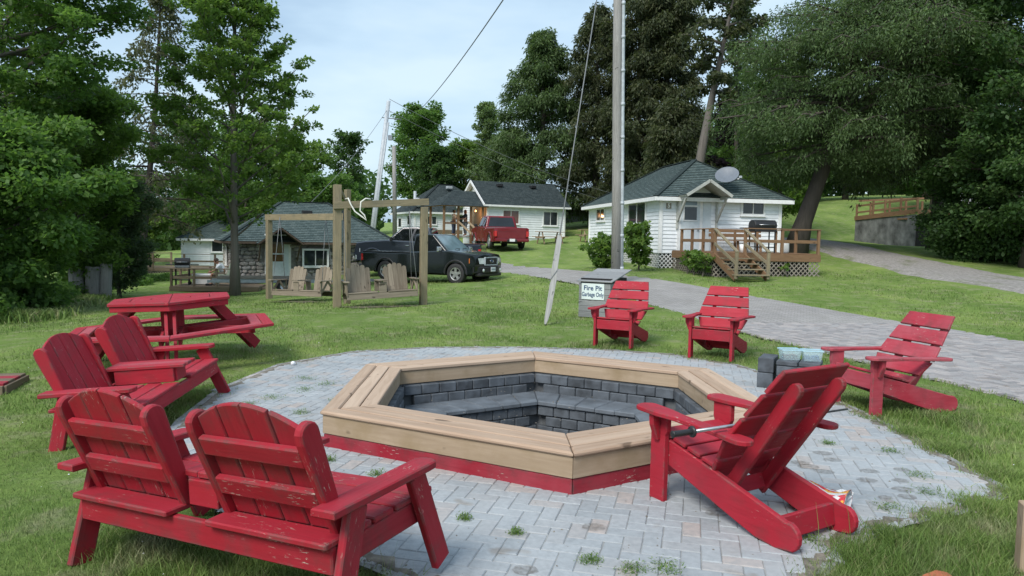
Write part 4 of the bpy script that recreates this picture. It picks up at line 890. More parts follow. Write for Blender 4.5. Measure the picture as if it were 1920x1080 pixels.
# ---------------------------------------------------------------- pickups
def pickup(label, loc, rz, paint, L_=5.2, W_=1.80, H_=1.78, tonneau=False, crew=False, big=False, tilt=(0, 0), sc_=1., flare=True):
    t = thing('pickup_truck', label, 'pickup truck', loc, rz, 'pickup trucks parked by the cottages', tilt)
    hl, hw = L_/2, W_/2; wr = .37 if not big else .41; xf, xr = hl-.92, -hl+1.15; ra_ = wr+.07; zb = 1.06 if not big else 1.18; hz = zb+.06
    def arch(cx, n=9): return [(cx+ra_*math.cos(R(180-180*i/n)), wr+ra_*math.sin(R(180-180*i/n))) for i in range(n+1)]
    cb = -.30 if not crew else -.75; cf = 1.30 if not big else 1.35
    out = [(-hl+.03, .52), (-hl+.12, .40)]+arch(xr)+arch(xf)+[(hl-.12, .38), (hl-.02, .5), (hl, .72), (hl-.02, .94), (hl-.10, hz-.06), (hl-.5, hz+.0), (cf-.02, hz+.07), (cb, zb+.05), (cb-.02, zb), (-hl+.02, zb), (-hl, zb-.05)]
    bm = bmesh.new(); n = len(out); rows = []
    for y, ins in ((-hw, .045), (-hw+.05, 0), (0, 0), (hw-.05, 0), (hw, .045)):
        rr = []
        for (x, z) in out:
            zz = z-ins if z > .8 else z; crown = (.035 if abs(y) < .1 else 0) if z > .9 else 0
            xx = x-(.10*(abs(y)/hw)**2.5 if x > hl-.6 else 0)
            rr.append(bm.verts.new((xx, y*(1-.0), zz+crown)))
        rows.append(rr)
    for a, b in zip(rows[:-1], rows[1:]):
        for i in range(n): j = (i+1) % n; bm.faces.new((a[i], a[j], b[j], b[i]))
    bm.faces.new(rows[0][::-1]); bm.faces.new(rows[-1]); bmesh.ops.recalc_face_normals(bm, faces=bm.faces)
    me = bpy.data.meshes.new('body'); bm.to_mesh(me); bm.free(); me.materials.append(paint); me.shade_smooth()
    body = obj('body', me, t); me.set_sharp_from_angle(angle=R(38))
    # cabin
    zr = H_-.03; zc = zb+.035; wb, wt = hw-.05, hw-.20
    base = [(cb, zc), (cf, zc+.05)]; top = [(cb+(.10 if not crew else .16), zr-.01), (cf-.72, zr)]
    bm = bmesh.new(); v = {}
    for s in (-1, 1):
        v[s] = [bm.verts.new((base[0][0], s*wb, base[0][1])), bm.verts.new((base[1][0], s*wb*.97, base[1][1])), bm.verts.new((top[1][0], s*wt, top[1][1])), bm.verts.new(((top[0][0]+top[1][0])/2, s*wt, H_-.005)), bm.verts.new((top[0][0], s*wt, top[0][1]))]
    bm.faces.new(v[-1]); bm.faces.new(v[1][::-1])
    for i in range(5): j = (i+1) % 5; bm.faces.new((v[-1][i], v[1][i], v[1][j], v[-1][j]))
    bmesh.ops.recalc_face_normals(bm, faces=bm.faces); bmesh.ops.bevel(bm, geom=[e for e in bm.edges if e.verts[0].co.z+e.verts[1].co.z > 2*zc+.3], offset=.07, segments=3, affect='EDGES', profile=.6)
    me = bpy.data.meshes.new('cab'); bm.to_mesh(me); bm.free(); me.materials.append(paint); me.shade_smooth(); me.set_sharp_from_angle(angle=R(50)); cab = obj('cab', me, t)
    def side_pt(f, h, s):                                   # f along 0 rear..1 front, h 0 belt..1 roof
        p0 = Vector((base[0][0]*(1-f)+base[1][0]*f, s*wb*(1-.03*f), zc+.05*f)); p1 = Vector((top[0][0]*(1-f)+top[1][0]*f, s*wt, zr)); return p0.lerp(p1, h)
    ws = [(.05, .40), (.46, .93)] if not crew else [(.06, .46), (.51, .93)]
    for s in (-1, 1):
        for a, b in ws:
            q = [side_pt(a, .08, s), side_pt(b, .08, s), side_pt(b, .86, s) if b < .9 else side_pt(b-.0, .84, s), side_pt(a+.02, .86, s)]
            if s > 0: q = q[::-1]
            quadslab('side_window', q, .007, PANEC, t)
        # doors as raised skins with handles
        x0, x1 = (cb+.04, cb+.62) if not crew else (cb+.05, cb+.98)
        for a, b in ((x0, x1), (x1+.015, cf-.08)):
            d_ = quadslab('door', [(a, s*hw, .46), (b, s*hw, .46), (b, s*(hw), zb-.01), (a, s*(hw), zb-.01)][::(1 if s < 0 else -1)], .007, paint, t)
            obj('handle', box_mesh(.16, .03, .035, paint if not big else CHROME, .008), d_, Matrix.Translation((a+.13, s*(hw+.022), zb-.10)))
        for cx in (xr, xf):
            if flare:
                o = [(cx+(ra_+.065)*math.cos(R(a_)), wr+(ra_+.065)*math.sin(R(a_))) for a_ in range(-4, 185, 14)]+[(cx+(ra_-.012)*math.cos(R(a_)), wr+(ra_-.012)*math.sin(R(a_))) for a_ in range(184, -5, -14)]
                shape('fender_flare', o, .07, BLACK if not big else paint, t, frame((0, s*(hw-.002), 0), (1, 0, 0), (0, 0, 1)), .02)
            # wheel
            wc = Matrix.Translation((cx, s*(hw-.10), wr))
            wh = lathe('wheel', [(wr*.62, -.10), (wr*.93, -.115), (wr, -.09), (wr, .09), (wr*.93, .115), (wr*.62, .10)], RUBBER, t, wc, 28, 'y')
            lathe('rim', [(wr*.62, s*.10), (wr*.60, s*.085), (wr*.55, s*.04), (wr*.2, s*.03), (.001, s*.03)], BLACK, wh, None, 28, 'y')
            g_ = []
            for k in range(5):
                a_ = k*2*math.pi/5+.3; u = Vector((math.cos(a_), 0, math.sin(a_))); g_.append(beam_geo(u*.03+Vector((0, s*.075, 0)), u*wr*.6+Vector((0, s*.085, 0)), wr*.26, .03, (-u.z, 0, u.x)))
            v_, f_ = lathe_geo([(wr*.63, s*.09), (wr*.61, s*.108), (wr*.55, s*.10), (wr*.54, s*.08)], 28, 'y'); g_.append(([Vector(q) for q in v_], f_))
            v_, f_ = lathe_geo([(.001, s*.10), (.05, s*.10), (.06, s*.08)], 12, 'y'); g_.append(([Vector(q) for q in v_], f_))
            joined('spokes', g_, ALLOY, wh)
        # wheel well darkness is real: an inner liner
        # mirror
        mp_ = side_pt(.90, .12, s); boxp('mirror', (mp_.x, s*(hw+.13), zb+.17), (.10, .20, .17), CHROME if (not big and not crew) else BLACK, t, .02); tube('mirror_arm', [(mp_.x, s*(hw-.06), zb+.09), (mp_.x, s*(hw+.12), zb+.12)], .02, BLACK, t, 6)
    # glass front and rear
    def fpt(a, h): p = side_pt(1, h, -1).lerp(side_pt(1, h, 1), a); return p
    def rpt(a, h): return side_pt(0, h, -1).lerp(side_pt(0, h, 1), a)
    quadslab('windscreen', [fpt(.05, .06), fpt(.95, .06), fpt(.93, .93), fpt(.07, .93)], .008, PANEL if not crew else PANEC, t)
    quadslab('rear_window', [rpt(.93, .10), rpt(.07, .10), rpt(.10, .88), rpt(.90, .88)], .008, PANEC, t)
    boxp('brake_light', (top[0][0]-.02, 0, zr-.06), (.05, .3, .03), TAILR, t)
    for k, yy in enumerate((-.35, .12)): tube('wiper', [(cf-.01, yy, zc+.06), (cf-.12, yy+.22, zc+.16), (cf-.10, yy+.45, zc+.15)], .010, BLACK, t, 5)
    # bed
    if tonneau: boxp('bed_cover', ((-hl+cb)/2, 0, zb+.012), (abs(-hl-cb)-.10, W_-.16, .03), mat_plain('grey_vinyl', (.16, .17, .18), .6), t, .01)
    else:
        for s in (-1, 1): boxp('bed_rail', ((-hl+cb)/2+.0, s*(hw-.07), zb+.012), (abs(-hl-cb)-.06, .10, .028), BLACK if not big else paint, t, .01)
        boxp('bed_opening', ((-hl+cb)/2, 0, zb+.004), (abs(-hl-cb)-.12, W_-.26, .012), BLACK, t, 0)
    # front
    bf = shape('front_bumper', [(-hw-.01, -.20), (-hw*.5, -.02), (0, .02), (hw*.5, -.02), (hw+.01, -.20), (hw-.01, -.30), (-hw+.01, -.30)], .24, BLACK if not big else CHROME, t, frame((hl+.05, 0, .53), (0, 1, 0), (1, 0, 0)), .03)
    boxp('lower_valance', (hl-.10, 0, .36), (.22, W_-.3, .12), BLACK, t, .03)
    gr = boxp('grille', (hl-.015, 0, .84), (.05, .78, .24), BLACK, t, .02)
    for k in range(4): obj('grille_bar', box_mesh(.02, .70, .016, ALLOY if big else BLACK, .004), gr, Matrix.Translation((.032, 0, -.085+k*.056)))
    joined('grille_surround', [beam_geo((hl+.0, -.42, .965), (hl+.0, .42, .965), .035, .05), beam_geo((hl, -.42, .705), (hl, .42, .705), .035, .05), beam_geo((hl, -.42, .71), (hl, -.42, .96), .035, .05, (0, 1, 0)), beam_geo((hl, .42, .71), (hl, .42, .96), .035, .05, (0, 1, 0))], GALV if not big else CHROME, t)
    v_, f_ = lathe_geo([(.001, .012), (.07, .01), (.085, 0)], 20); obj('oval_emblem', mesh('emblem', v_, f_, mat_plain('emblem_blue', (.04, .07, .16), .3), True), gr, frame((.045, 0, 0), (0, 1, 0), (0, 0, 1)) @ Matrix.Diagonal((1.25, .55, 1, 1)))
    v_, f_ = lathe_geo([(.082, .0), (.086, .014), (.094, .012), (.096, 0)], 20); obj('emblem_rim', mesh('emblem', v_, f_, CHROME, True), gr, frame((.045, 0, 0), (0, 1, 0), (0, 0, 1)) @ Matrix.Diagonal((1.25, .6, 1, 1)))
    for s in (-1, 1):
        h_ = quadslab('headlight', [(hl-.035, s*.45, .74), (hl-.14, s*(hw-.10), .745), (hl-.145, s*(hw-.10), .94), (hl-.045, s*.45, .95)][::(1 if s > 0 else -1)], .03, LAMPC, t)
        quadslab('turn_lens', [(hl-.14, s*(hw-.11), .745), (hl-.36, s*(hw+.0), .76), (hl-.36, s*(hw+.0), .93), (hl-.145, s*(hw-.11), .94)][::(1 if s > 0 else -1)], .012, AMBER if not big else LAMPC, t)
        lathe('fog_lamp', [(.001, .02), (.05, .02), (.06, 0)], LAMPC, t, frame((hl+.045, s*.58, .52), (0, 1, 0), (0, 0, 1)), 14)
        q = [(-hl-.002, s*(hw-.16), .70), (-hl-.002, s*(hw-.015), .70), (-hl-.002, s*(hw-.03), 1.0), (-hl-.002, s*(hw-.16), 1.0)]
        quadslab('tail_light', q[::(-1 if s > 0 else 1)], .02, TAILR, t)
        quadslab('tail_light', [(-hl, s*(hw), .74), (-hl+.10, s*(hw), .74), (-hl+.08, s*(hw), .98), (-hl, s*(hw), .98)][::(1 if s < 0 else -1)], .01, TAILR, t)
    pl = boxp('licence_plate', (hl+.095, .0, .55), (.012, .31, .155), SHIRTW, t, .002)
    joined('plate_marks', [beam_geo((hl+.103, -.11+.045*k, .525), (hl+.103, -.11+.045*k, .575), .018, .003, (0, 1, 0)) for k in range(6)], SIGNB, pl).matrix_parent_inverse = pl.matrix_basis.inverted()
    # rear
    tg = quadslab('tailgate', [(-hl, hw-.19, .60), (-hl, -hw+.19, .60), (-hl, -hw+.19, zb-.03), (-hl, hw-.19, zb-.03)], .022, paint, t)
    quadslab('tailgate_crease', [(-hl-.022, hw-.26, zb-.20), (-hl-.022, -hw+.26, zb-.20), (-hl-.022, -hw+.26, zb-.13), (-hl-.022, hw-.26, zb-.13)], .012, paint, tg)
    boxp('rear_bumper', (-hl-.07, 0, .50), (.18, W_-.04, .17), paint if big else BLACK, t, .03); boxp('bumper_step', (-hl-.09, 0, .47), (.16, .62, .16), BLACK, t, .02)
    boxp('licence_plate', (-hl-.178, 0, .50), (.012, .31, .155), SHIRTW, t, .002)
    if big:
        for s in (-1, 1): tube('exhaust_tip', [(-hl-.12, s*.62, .40), (-hl-.02, s*.62, .40)], .045, CHROME, t, 10)
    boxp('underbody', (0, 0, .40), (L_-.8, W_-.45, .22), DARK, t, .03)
    return t
def front_at(cx, cy, hd, L_, W_): return None
h = math.atan2(-.485, .875); c = Vector((-1.20, 25.45, 0)); fx = Vector((math.cos(h), math.sin(h), 0)); lx = Vector((-fx.y, fx.x, 0))
ctr = c-fx*2.6+lx*.9; pickup('dark green-grey pickup parked nose right on the lawn behind the swings', (ctr.x, ctr.y, tz(ctr.x, ctr.y)), h, PAINT_DK)
h = math.atan2(.10, -1.0); ctr = Vector((-4.15, 33.2, 0)); pickup('navy crew cab pickup half hidden behind the dark green-grey pickup', (ctr.x, ctr.y, tz(ctr.x, ctr.y)+.12), h, PAINT_NV, L_=5.7, W_=1.95, H_=1.92, crew=True, big=True)
h = math.atan2(.96, -.275); fx = Vector((math.cos(h), math.sin(h), 0)); lx = Vector((-fx.y, fx.x, 0)); c = Vector((-1.04, 41, 0)); ctr = c+fx*2.9-lx*1.0
ctr = Vector((-1.04, 41, 0))+fx*2.9+Vector((.96, .275, 0))*1.0; pickup('crimson crew cab pickup seen from behind in front of the middle cottage', (ctr.x, ctr.y, tz(ctr.x, ctr.y)+.0), h, PAINT_RD, L_=5.8, W_=2.02, H_=1.93, crew=True, big=True, tonneau=True)

# ---------------------------------------------------------------- boat trailer behind the swings
t = thing('boat_trailer', 'low galvanised boat trailer in front of the stone cottage', 'trailer', (-8.6, 27.6, tz(-8.6, 27.6)), R(12))
for s in (-1, 1):
    board('side_beam', (-2.6, s*.45, .42), (1.6, s*.35, .42), .10, .05, GALV, t)
    wh = lathe('wheel', [(.14, -.08), (.26, -.09), (.28, -.05), (.28, .05), (.26, .09), (.14, .08)], RUBBER, t, Matrix.Translation((.1, s*.72, .28)), 20, 'y'); lathe('rim', [(.14, s*.07), (.1, s*.03), (.001, s*.03)], ALLOY, wh, None, 16, 'y')
    board('light_bar', (1.55, s*.6, .55), (1.55, s*.6, .75), .08, .05, TAILR, t)
board('tongue', (1.6, 0, .42), (3.4, 0, .48), .10, .08, GALV, t); board('axle', (.1, -.7, .28), (.1, .7, .28), .06, .06, STEEL, t); board('winch_post', (2.7, 0, .45), (2.9, 0, 1.0), .08, .06, TRIM, t)
board('bunk', (-2.3, .3, .55), (1.2, .3, .55), .09, .05, GREYW, t); board('bunk', (-2.3, -.3, .55), (1.2, -.3, .55), .09, .05, GREYW, t)

# ---------------------------------------------------------------- cottages (local x along the near wall, local y going back)
def clip_half(P, a, b, c):      # keep a*s+b*t<=c
    o = []
    for i in range(len(P)):
        p, q = P[i], P[(i+1) % len(P)]; fp = a*p[0]+b*p[1]-c; fq = a*q[0]+b*q[1]-c
        if fp <= 0: o.append(p)
        if fp*fq < 0: u = fp/(fp-fq); o.append((p[0]+(q[0]-p[0])*u, p[1]+(q[1]-p[1])*u))
    return o
def shingled(name, planes, mat, parent, course=.14, under=True):
    """planes: 3-D polygons whose first edge is the eave; built as overlapping courses"""
    V = []; Fc = []; UV = []
    for P in planes:
        P = [Vector(p) for p in P]; e = (P[1]-P[0]).normalized(); n = e.cross(P[-1]-P[0]).normalized()
        if n.z < 0: n = -n; 
        up = n.cross(e).normalized()
        if up.z < 0: up = -up
        S = [((p-P[0]).dot(e), (p-P[0]).dot(up)) for p in P]; tm = max(s[1] for s in S); k = 0
        while k*course < tm-1e-4:
            q = clip_half(clip_half(S, 0, 1, (k+1)*course), 0, -1, -k*course)
            if len(q) >= 3:
                i0 = len(V)
                for s_, t_ in q:
                    f = (t_-k*course)/course; V.append(P[0]+e*s_+up*t_+n*(.020*(1-f)+.003)); UV.append((s_+(k % 2)*.0, t_))
                Fc.append(tuple(range(i0, i0+len(q))))
                lo = [i for i in range(len(q)) if abs(q[i][1]-k*course) < 1e-5]
                if len(lo) >= 2:
                    a, b = lo[0], lo[-1]; j = len(V)
                    for i in (a, b): V.append(P[0]+e*q[i][0]+up*q[i][1]-n*.002); UV.append(q[i])
                    Fc.append((i0+a, i0+b, j+1, j))
            k += 1
    me = mesh(name, V, Fc, mat); ul = me.uv_layers.new(name='UVMap')
    for lp in me.loops: ul.data[lp.index].uv = UV[lp.vertex_index]
    o = obj(name, me, parent); return tag(o, kind='stuff')
def roof_deck(name, planes, parent, mat, t=.06):
    geo = []
    for P in planes:
        P = [Vector(p) for p in P]; n = (P[1]-P[0]).cross(P[-1]-P[0]).normalized(); 
        if n.z < 0: n = -n
        m = len(P); geo.append(([p-n*.002 for p in P]+[p-n*t for p in P], [tuple(range(m)), tuple(range(m, 2*m))[::-1]]+[(i, (i+1) % m, m+(i+1) % m, m+i) for i in range(m)]))
    return joined(name, geo, mat, parent)
def window(parent, p, u, n, w_, h_, pane=None, trim=None, mull=1, deep=.03, cur=False):
    """p = lower left corner of the opening on the wall face, u along the wall, n outwards"""
    u = Vector(u).normalized(); n = Vector(n).normalized(); p = Vector(p)+n*.022; z = Vector((0, 0, 1)); tr_ = .085
    g_ = [beam_geo(p-u*tr_+z*(-tr_/2)+n*deep, p+u*(w_+tr_)-z*tr_/2+n*deep, tr_, .055, z), beam_geo(p-u*tr_+z*(h_+tr_/2)+n*deep, p+u*(w_+tr_)+z*(h_+tr_/2)+n*deep, tr_, .05, z),
          beam_geo(p-u*tr_/2+n*deep, p-u*tr_/2+z*h_+n*deep, tr_, .05, u), beam_geo(p+u*(w_+tr_/2)+n*deep, p+u*(w_+tr_/2)+z*h_+n*deep, tr_, .05, u), beam_geo(p-u*(tr_+.03)-z*(tr_+.01)+n*.045, p+u*(w_+tr_+.03)-z*(tr_+.01)+n*.045, .035, .09, z)]
    f = joined('window', g_, trim or TRIM, parent); pn = quadslab('pane', [p+n*.018, p+u*w_+n*.018, p+u*w_+z*h_+n*.018, p+z*h_+n*.018], .006, pane or PANE, f)
    for k in range(mull): q = p+u*w_*(k+1)/(mull+1); joined('mullion', [beam_geo(q+n*.034, q+z*h_+n*.034, .035, .02, u)], TRIM, f)
    return f
def siding(parent, p, u, n, length, z0, z1, pitch, mat=WHITE, parts=True, skip=None):
    u = Vector(u).normalized(); n = Vector(n).normalized(); k = 0; z = z0; geo = []
    while z < z1-.02:
        h = min(pitch, z1-z)
        a = Vector(p)+Vector((0, 0, z+h/2))+n*.016; tl = Vector((0, 0, 1))-n*.17
        if parts: board('siding_board', a, a+u*length, h+.012, .014, mat, parent, tl, .003)
        else: geo.append(beam_geo(a, a+u*length, h+.012, .014, tl))
        z += pitch
    if geo: tag(joined('siding', geo, mat, parent), kind='stuff')
def hip(W, D, ze, zr, ov, rl=None, rpts=None):
    """hip roof planes over a WxD plan; ridge along the longer side"""
    x0, y0, x1, y1 = -ov, -ov, W+ov, D+ov
    if D >= W: ins = (x1-x0)/2 if rl is None else (y1-y0-rl)/2; a = ((x0+x1)/2, y0+ins, zr); b = ((x0+x1)/2, y1-ins, zr); a, b = ((*rpts[0], zr), (*rpts[1], zr)) if rpts else (a, b); return [[(x0, y0, ze), (x1, y0, ze), a], [(x1, y0, ze), (x1, y1, ze), b, a], [(x1, y1, ze), (x0, y1, ze), b], [(x0, y1, ze), (x0, y0, ze), a, b]], (a, b)
    ins = (y1-y0)/2 if rl is None else (x1-x0-rl)/2; a = (x0+ins, (y0+y1)/2, zr); b = (x1-ins, (y0+y1)/2, zr)
    return [[(x0, y0, ze), (x1, y0, ze), b, a], [(x1, y0, ze), (x1, y1, ze), b], [(x1, y1, ze), (x0, y1, ze), a, b], [(x0, y1, ze), (x0, y0, ze), a]], (a, b)
def fascia_ring(W, D, ze, ov, parent, mat=TRIM, h=.15):
    g_ = [(-ov, -ov), (W+ov, -ov), (W+ov, D+ov), (-ov, D+ov)]; geo = []
    for i in range(4):
        p, q = g_[i], g_[(i+1) % 4]; geo.append(beam_geo((*p, ze-h/2), (*q, ze-h/2), h, .035))
    geo.append(box_geo((W/2, D/2, ze-h*.8), (W+2*ov-.02, D+2*ov-.02, .02))); return joined('fascia', geo, mat, parent)
def ridge_caps(parent, segs, mat):
    joined('ridge_cap', [beam_geo(Vector(a)+Vector((0, 0, .02)), Vector(b)+Vector((0, 0, .02)), .20, .03, Vector(b).cross(Vector((0, 0, 1))) if False else (Vector(b)-Vector(a)).cross(Vector((0, 0, 1)))) for a, b in segs], mat, parent)
def lattice(name, parent, p, u, L_, z0, z1, mat, pitch=.17):
    u = Vector(u).normalized(); z = Vector((0, 0, 1)); n_ = u.cross(z); H_ = z1-z0; geo = []; p = Vector(p)
    k = -H_
    while k < L_:
        for sg in (1, -1):
            a, b = (k, 0), (k+H_, H_)
            if a[0] < 0: a = (0, -k)
            if b[0] > L_: b = (L_, L_-k)
            if b[0]-a[0] > .02:
                if sg < 0: a, b = (L_-a[0], a[1]), (L_-b[0], b[1])
                geo.append(beam_geo(p+u*a[0]+z*(z0+a[1])+n_*.006*sg, p+u*b[0]+z*(z0+b[1])+n_*.006*sg, .035, .008, (b[0]-a[0])*z-u*(b[1]-a[1])))
        k += pitch
    return tag(joined(name, geo, mat, parent), kind='stuff')
def grill(label, loc, rz, s=1., cat='grill', wide=1.0):
    t = thing('barbecue_grill', label, cat, loc, rz, 'black barbecue grills on the decks'); w_ = .36*wide
    o = [(-.26, .0), (-.27, .10), (-.22, .21), (-.12, .27), (.10, .27), (.22, .20), (.27, .08), (.27, 0)]
    shape('lid', o, 2*w_, BLACK, t, frame((0, 0, .90), (0, 1, 0), (0, 0, 1)), .02); boxp('firebox', (0, 0, .83), (2*w_-.02, .50, .15), BLACK, t, .02)
    tube('lid_handle', [(-w_*.7, -.30, 1.0), (w_*.7, -.30, 1.0)], .014, STEEL, t, 6)
    for q in (-1, 1):
        boxp('side_shelf', (q*(w_+.18), 0, .88), (.34, .44, .03), BLACK, t); 
        for yy in (-.2, .2): boxp('leg', (q*(w_-.04), yy, .38), (.04, .04, .76), BLACK, t, .005)
        lathe('wheel', [(.02, -.02), (.07, -.02), (.08, 0), (.07, .02), (.02, .02)], RUBBER, t, Matrix.Translation((q*(w_-.04), .24, .08)), 14, 'y') if q > 0 else None
    boxp('lower_shelf', (0, 0, .22), (2*w_-.06, .42, .03), BLACK, t); boxp('control_panel', (0, -.27, .80), (2*w_-.04, .04, .09), STEEL if s < 1.5 else BLACK, t)
    return t

# --- cottage five
C5 = (5.78, 29.0); F5, E5, R5 = 1.23, 3.37, 5.12; W5, D5 = 5.05, 10.0; r5 = R(10)
t5 = thing('cottage', 'white clapboard cottage with green hip roof, corner door and the number 5', 'cottage', (*C5, 0), r5, 'white holiday cottages')
boxp('wall', (W5/2, D5/2, (F5+E5)/2), (W5-.02, D5-.02, E5-F5), WHITE, t5, 0)
siding(t5, (0, 0, 0), (1, 0, 0), (0, -1, 0), W5, F5-.03, E5, .148); siding(t5, (0, D5, 0), (0, -1, 0), (-1, 0, 0), D5, F5-.03, E5, .148)
for p in ((-.0, -.0), (W5, 0), (0, D5)): boxp('corner_board', (p[0], p[1], (F5+E5)/2-.02), (.13, .13, E5-F5+.05), TRIM, t5, .005)
pl, rg = hip(W5, D5, E5+.02, R5, .38, rpts=((2.27, 2.15), (2.27, 5.6))); roof_deck('roof_deck', pl, t5, SOFF); rf = shingled('shingles', pl, SHING, t5)
fascia_ring(W5, D5, E5+.01, .385, t5); ov = .38
ridge_caps(t5, [(rg[0], rg[1]), ((-ov, -ov, E5+.02), rg[0]), ((W5+ov, -ov, E5+.02), rg[0]), ((-ov, D5+ov, E5+.02), rg[1])], SHING)

window(t5, (0, 3.7, 2.42), (0, -1, 0), (-1, 0, 0), 2.1, .82); window(t5, (0, 8.65, 2.66), (0, -1, 0), (-1, 0, 0), 1.3, .52)
window(t5, (3.42, 0, 2.82), (1, 0, 0), (0, -1, 0), .88, .44)
# door with its little gabled hood
dx = .80
fr = joined('door_frame', [beam_geo((dx-.06, -.035, F5), (dx-.06, -.035, 3.5), .12, .08, (1, 0, 0)), beam_geo((dx+.86, -.035, F5), (dx+.86, -.035, 3.5), .12, .08, (1, 0, 0)), beam_geo((dx-.1, -.035, 3.53), (dx+.9, -.035, 3.53), .1, .08)], TRIM, t5)
dr = boxp('door', (dx+.40, -.05, (F5+3.48)/2), (.80, .06, 3.48-F5), DOORW, t5, .004)
il = dr.matrix_basis.inverted()
for nm, z0, z1, m in (('pane', 3.10, 3.42, PANEL), ('pane', 2.52, 3.02, PANE)): q = quadslab(nm, [(dx+.14, -.084, z0), (dx+.66, -.084, z0), (dx+.66, -.084, z1), (dx+.14, -.084, z1)], .006, m, dr); q.matrix_parent_inverse = il
q = joined('door_bead', [beam_geo((dx+.10, -.095, z_), (dx+.70, -.095, z_), .04, .02) for z_ in (2.49, 3.06, 3.45)]+[beam_geo((x_, -.095, 2.49), (x_, -.095, 3.45), .04, .02, (1, 0, 0)) for x_ in (dx+.12, dx+.40, dx+.68)][0:1], TRIM, dr); q.matrix_parent_inverse = il
q = joined('handle', [beam_geo((dx+.70, -.115, 2.12), (dx+.76, -.115, 2.12), .04, .05)], STEEL, dr); q.matrix_parent_inverse = il
boxp('door_panel', (dx+1.10, -.05, 2.36), (.34, .04, 2.24), DOORW, t5, .004)
hx0, hx1, hz0, hz1, hy = .56, 2.40, 3.44, 4.02, -1.15
hp = [[(hx0, .0, hz0), (hx0, hy, hz0), ((hx0+hx1)/2, hy, hz1), ((hx0+hx1)/2, .9, hz1)], [(hx1, hy, hz0), (hx1, .0, hz0), ((hx0+hx1)/2, .9, hz1), ((hx0+hx1)/2, hy, hz1)]]
roof_deck('hood_deck', hp, t5, TRIMG); sh = shingled('hood_shingles', hp, SHING, t5); m_ = (hx0+hx1)/2
obj('hood_gable', mesh('gable', [(hx0+.1, -.12, hz0-.02), (hx1-.1, -.12, hz0-.02), (m_, -.12, hz1-.08)], [(0, 1, 2)], TRIM), t5)
joined('hood_trim', [beam_geo((hx0, hy-.03, hz0-.03), (m_, hy-.03, hz1-.03), .11, .03, (0, 0, 1)), beam_geo((hx1, hy-.03, hz0-.03), (m_, hy-.03, hz1-.03), .11, .03, (0, 0, 1))], TRIMG, t5)
for x_ in (hx0+.10, hx1-.10):
    for a, b, w_ in (((x_, -.06, 2.15), (x_, -.06, 3.40), .13), ((x_, -.06, 3.36), (x_, -.95, 3.36), .10), ((x_, -.06, 2.42), (x_, -.85, 3.32), .11)): board('hood_bracket', a, b, w_, .06, TRIMG, t5, (0, 1, .01) if w_ == .13 else (0, 0, 1))
nb = boxp('number_plate', (.30, -.05, 3.05), (.20, .03, .22), GREYW, t5, .004); tm = text_mesh('5', .22, TRIM, .002, .006)
obj('number_five', tm, nb, frame((0, -.018, 0), (1, 0, 0), (0, 0, 1)))
lattice('lattice_skirt', t5, (0, -.0, 0), (1, 0, 0), .9, .50, F5-.03, TRIM); lattice('lattice_skirt', t5, (0, D5, 0), (0, -1, 0), D5, .50, F5-.03, TRIM)
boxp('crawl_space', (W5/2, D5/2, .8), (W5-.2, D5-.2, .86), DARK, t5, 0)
# satellite dish
M5 = Matrix.Translation((*C5, 0)) @ Matrix.Rotation(r5, 4, 'Z')
t = thing('satellite_dish', 'round grey satellite dish on the roof of the white cottage beside the door hood', 'satellite dish', M5 @ Vector((2.72, .25, 3.86)), r5)
M_ = frame((0, -.25, .42), (.82, .1, .56), (-.5, .35, .78)); v_, f_ = lathe_geo([(.001, .0), (.18, .015), (.34, .055), (.46, .10), (.475, .10), (.34, .03), (.001, -.03)], 28)
obj('reflector', mesh('dish', v_, f_, mat_plain('dish_grey', (.15, .17, .20), .5, .05), True), t, frame((0, -.25, .42), (.87, 0, .5), Vector((-.4, -.6, .7)).cross(Vector((.87, 0, .5)))) @ Matrix.Diagonal((.98, .98, 1, 1)))
tube('mast', [(0, .1, -.25), (0, .05, .2), (0, -.2, .38)], .025, STEEL, t, 8); tube('feed_arm', [(.05, -.22, .15), (.30, -.75, .32)], .016, STEEL, t, 6); boxp('receiver', (.30, -.78, .36), (.09, .12, .09), GALV, t)
# deck
td = thing('timber_deck', 'brown timber deck with railings and steps in front of the white cottage', 'deck', (6.83, 25.0, 0), r5)
dl, dd, dz = 3.95, 3.65, 1.32
def rail_run(parent, a, b, zb_, zt, n, mat, ps=.09, mid=True):
    a = Vector(a); b = Vector(b)
    for k in range(n+1): p = a.lerp(b, k/n); board('railing_post', (p.x, p.y, zb_-.2), (p.x, p.y, zt), ps, ps, mat, parent, b-a, .006)
    up = Vector((0, 0, zt+.02)); board('top_rail', a+up, b+up, .13, .035, mat, parent, (b-a).cross(Vector((0, 0, 1))), .005, .06)
    if mid: board('middle_rail', a+Vector((0, 0, zb_+(zt-zb_)*.5)), b+Vector((0, 0, zb_+(zt-zb_)*.5)), .11, .035, mat, parent, (0, 0, 1), .005)
for k in range(26): y = .075+k*.141; board('deck_board', (0, y, dz-.018), (dl, y, dz-.018), .135, .034, DECKW, td, (0, 1, 0), .004) if y < dd else None
for a, b in (((0, -.01), (dl, -.01)), ((-.01, 0), (-.01, dd)), ((dl+.01, 0), (dl+.01, dd))): board('rim_board', (*a, dz-.16), (*b, dz-.16), .25, .04, DECKW, td)
lattice('lattice_skirt', td, (0, .02, 0), (1, 0, 0), dl, .48, dz-.28, GREYW); lattice('lattice_skirt', td, (.02, dd, 0), (0, -1, 0), dd, .48, dz-.28, GREYW)
boxp('under_deck', (dl/2, dd/2+.2, .75), (dl-.3, dd-.5, .55), DARK, td, 0)
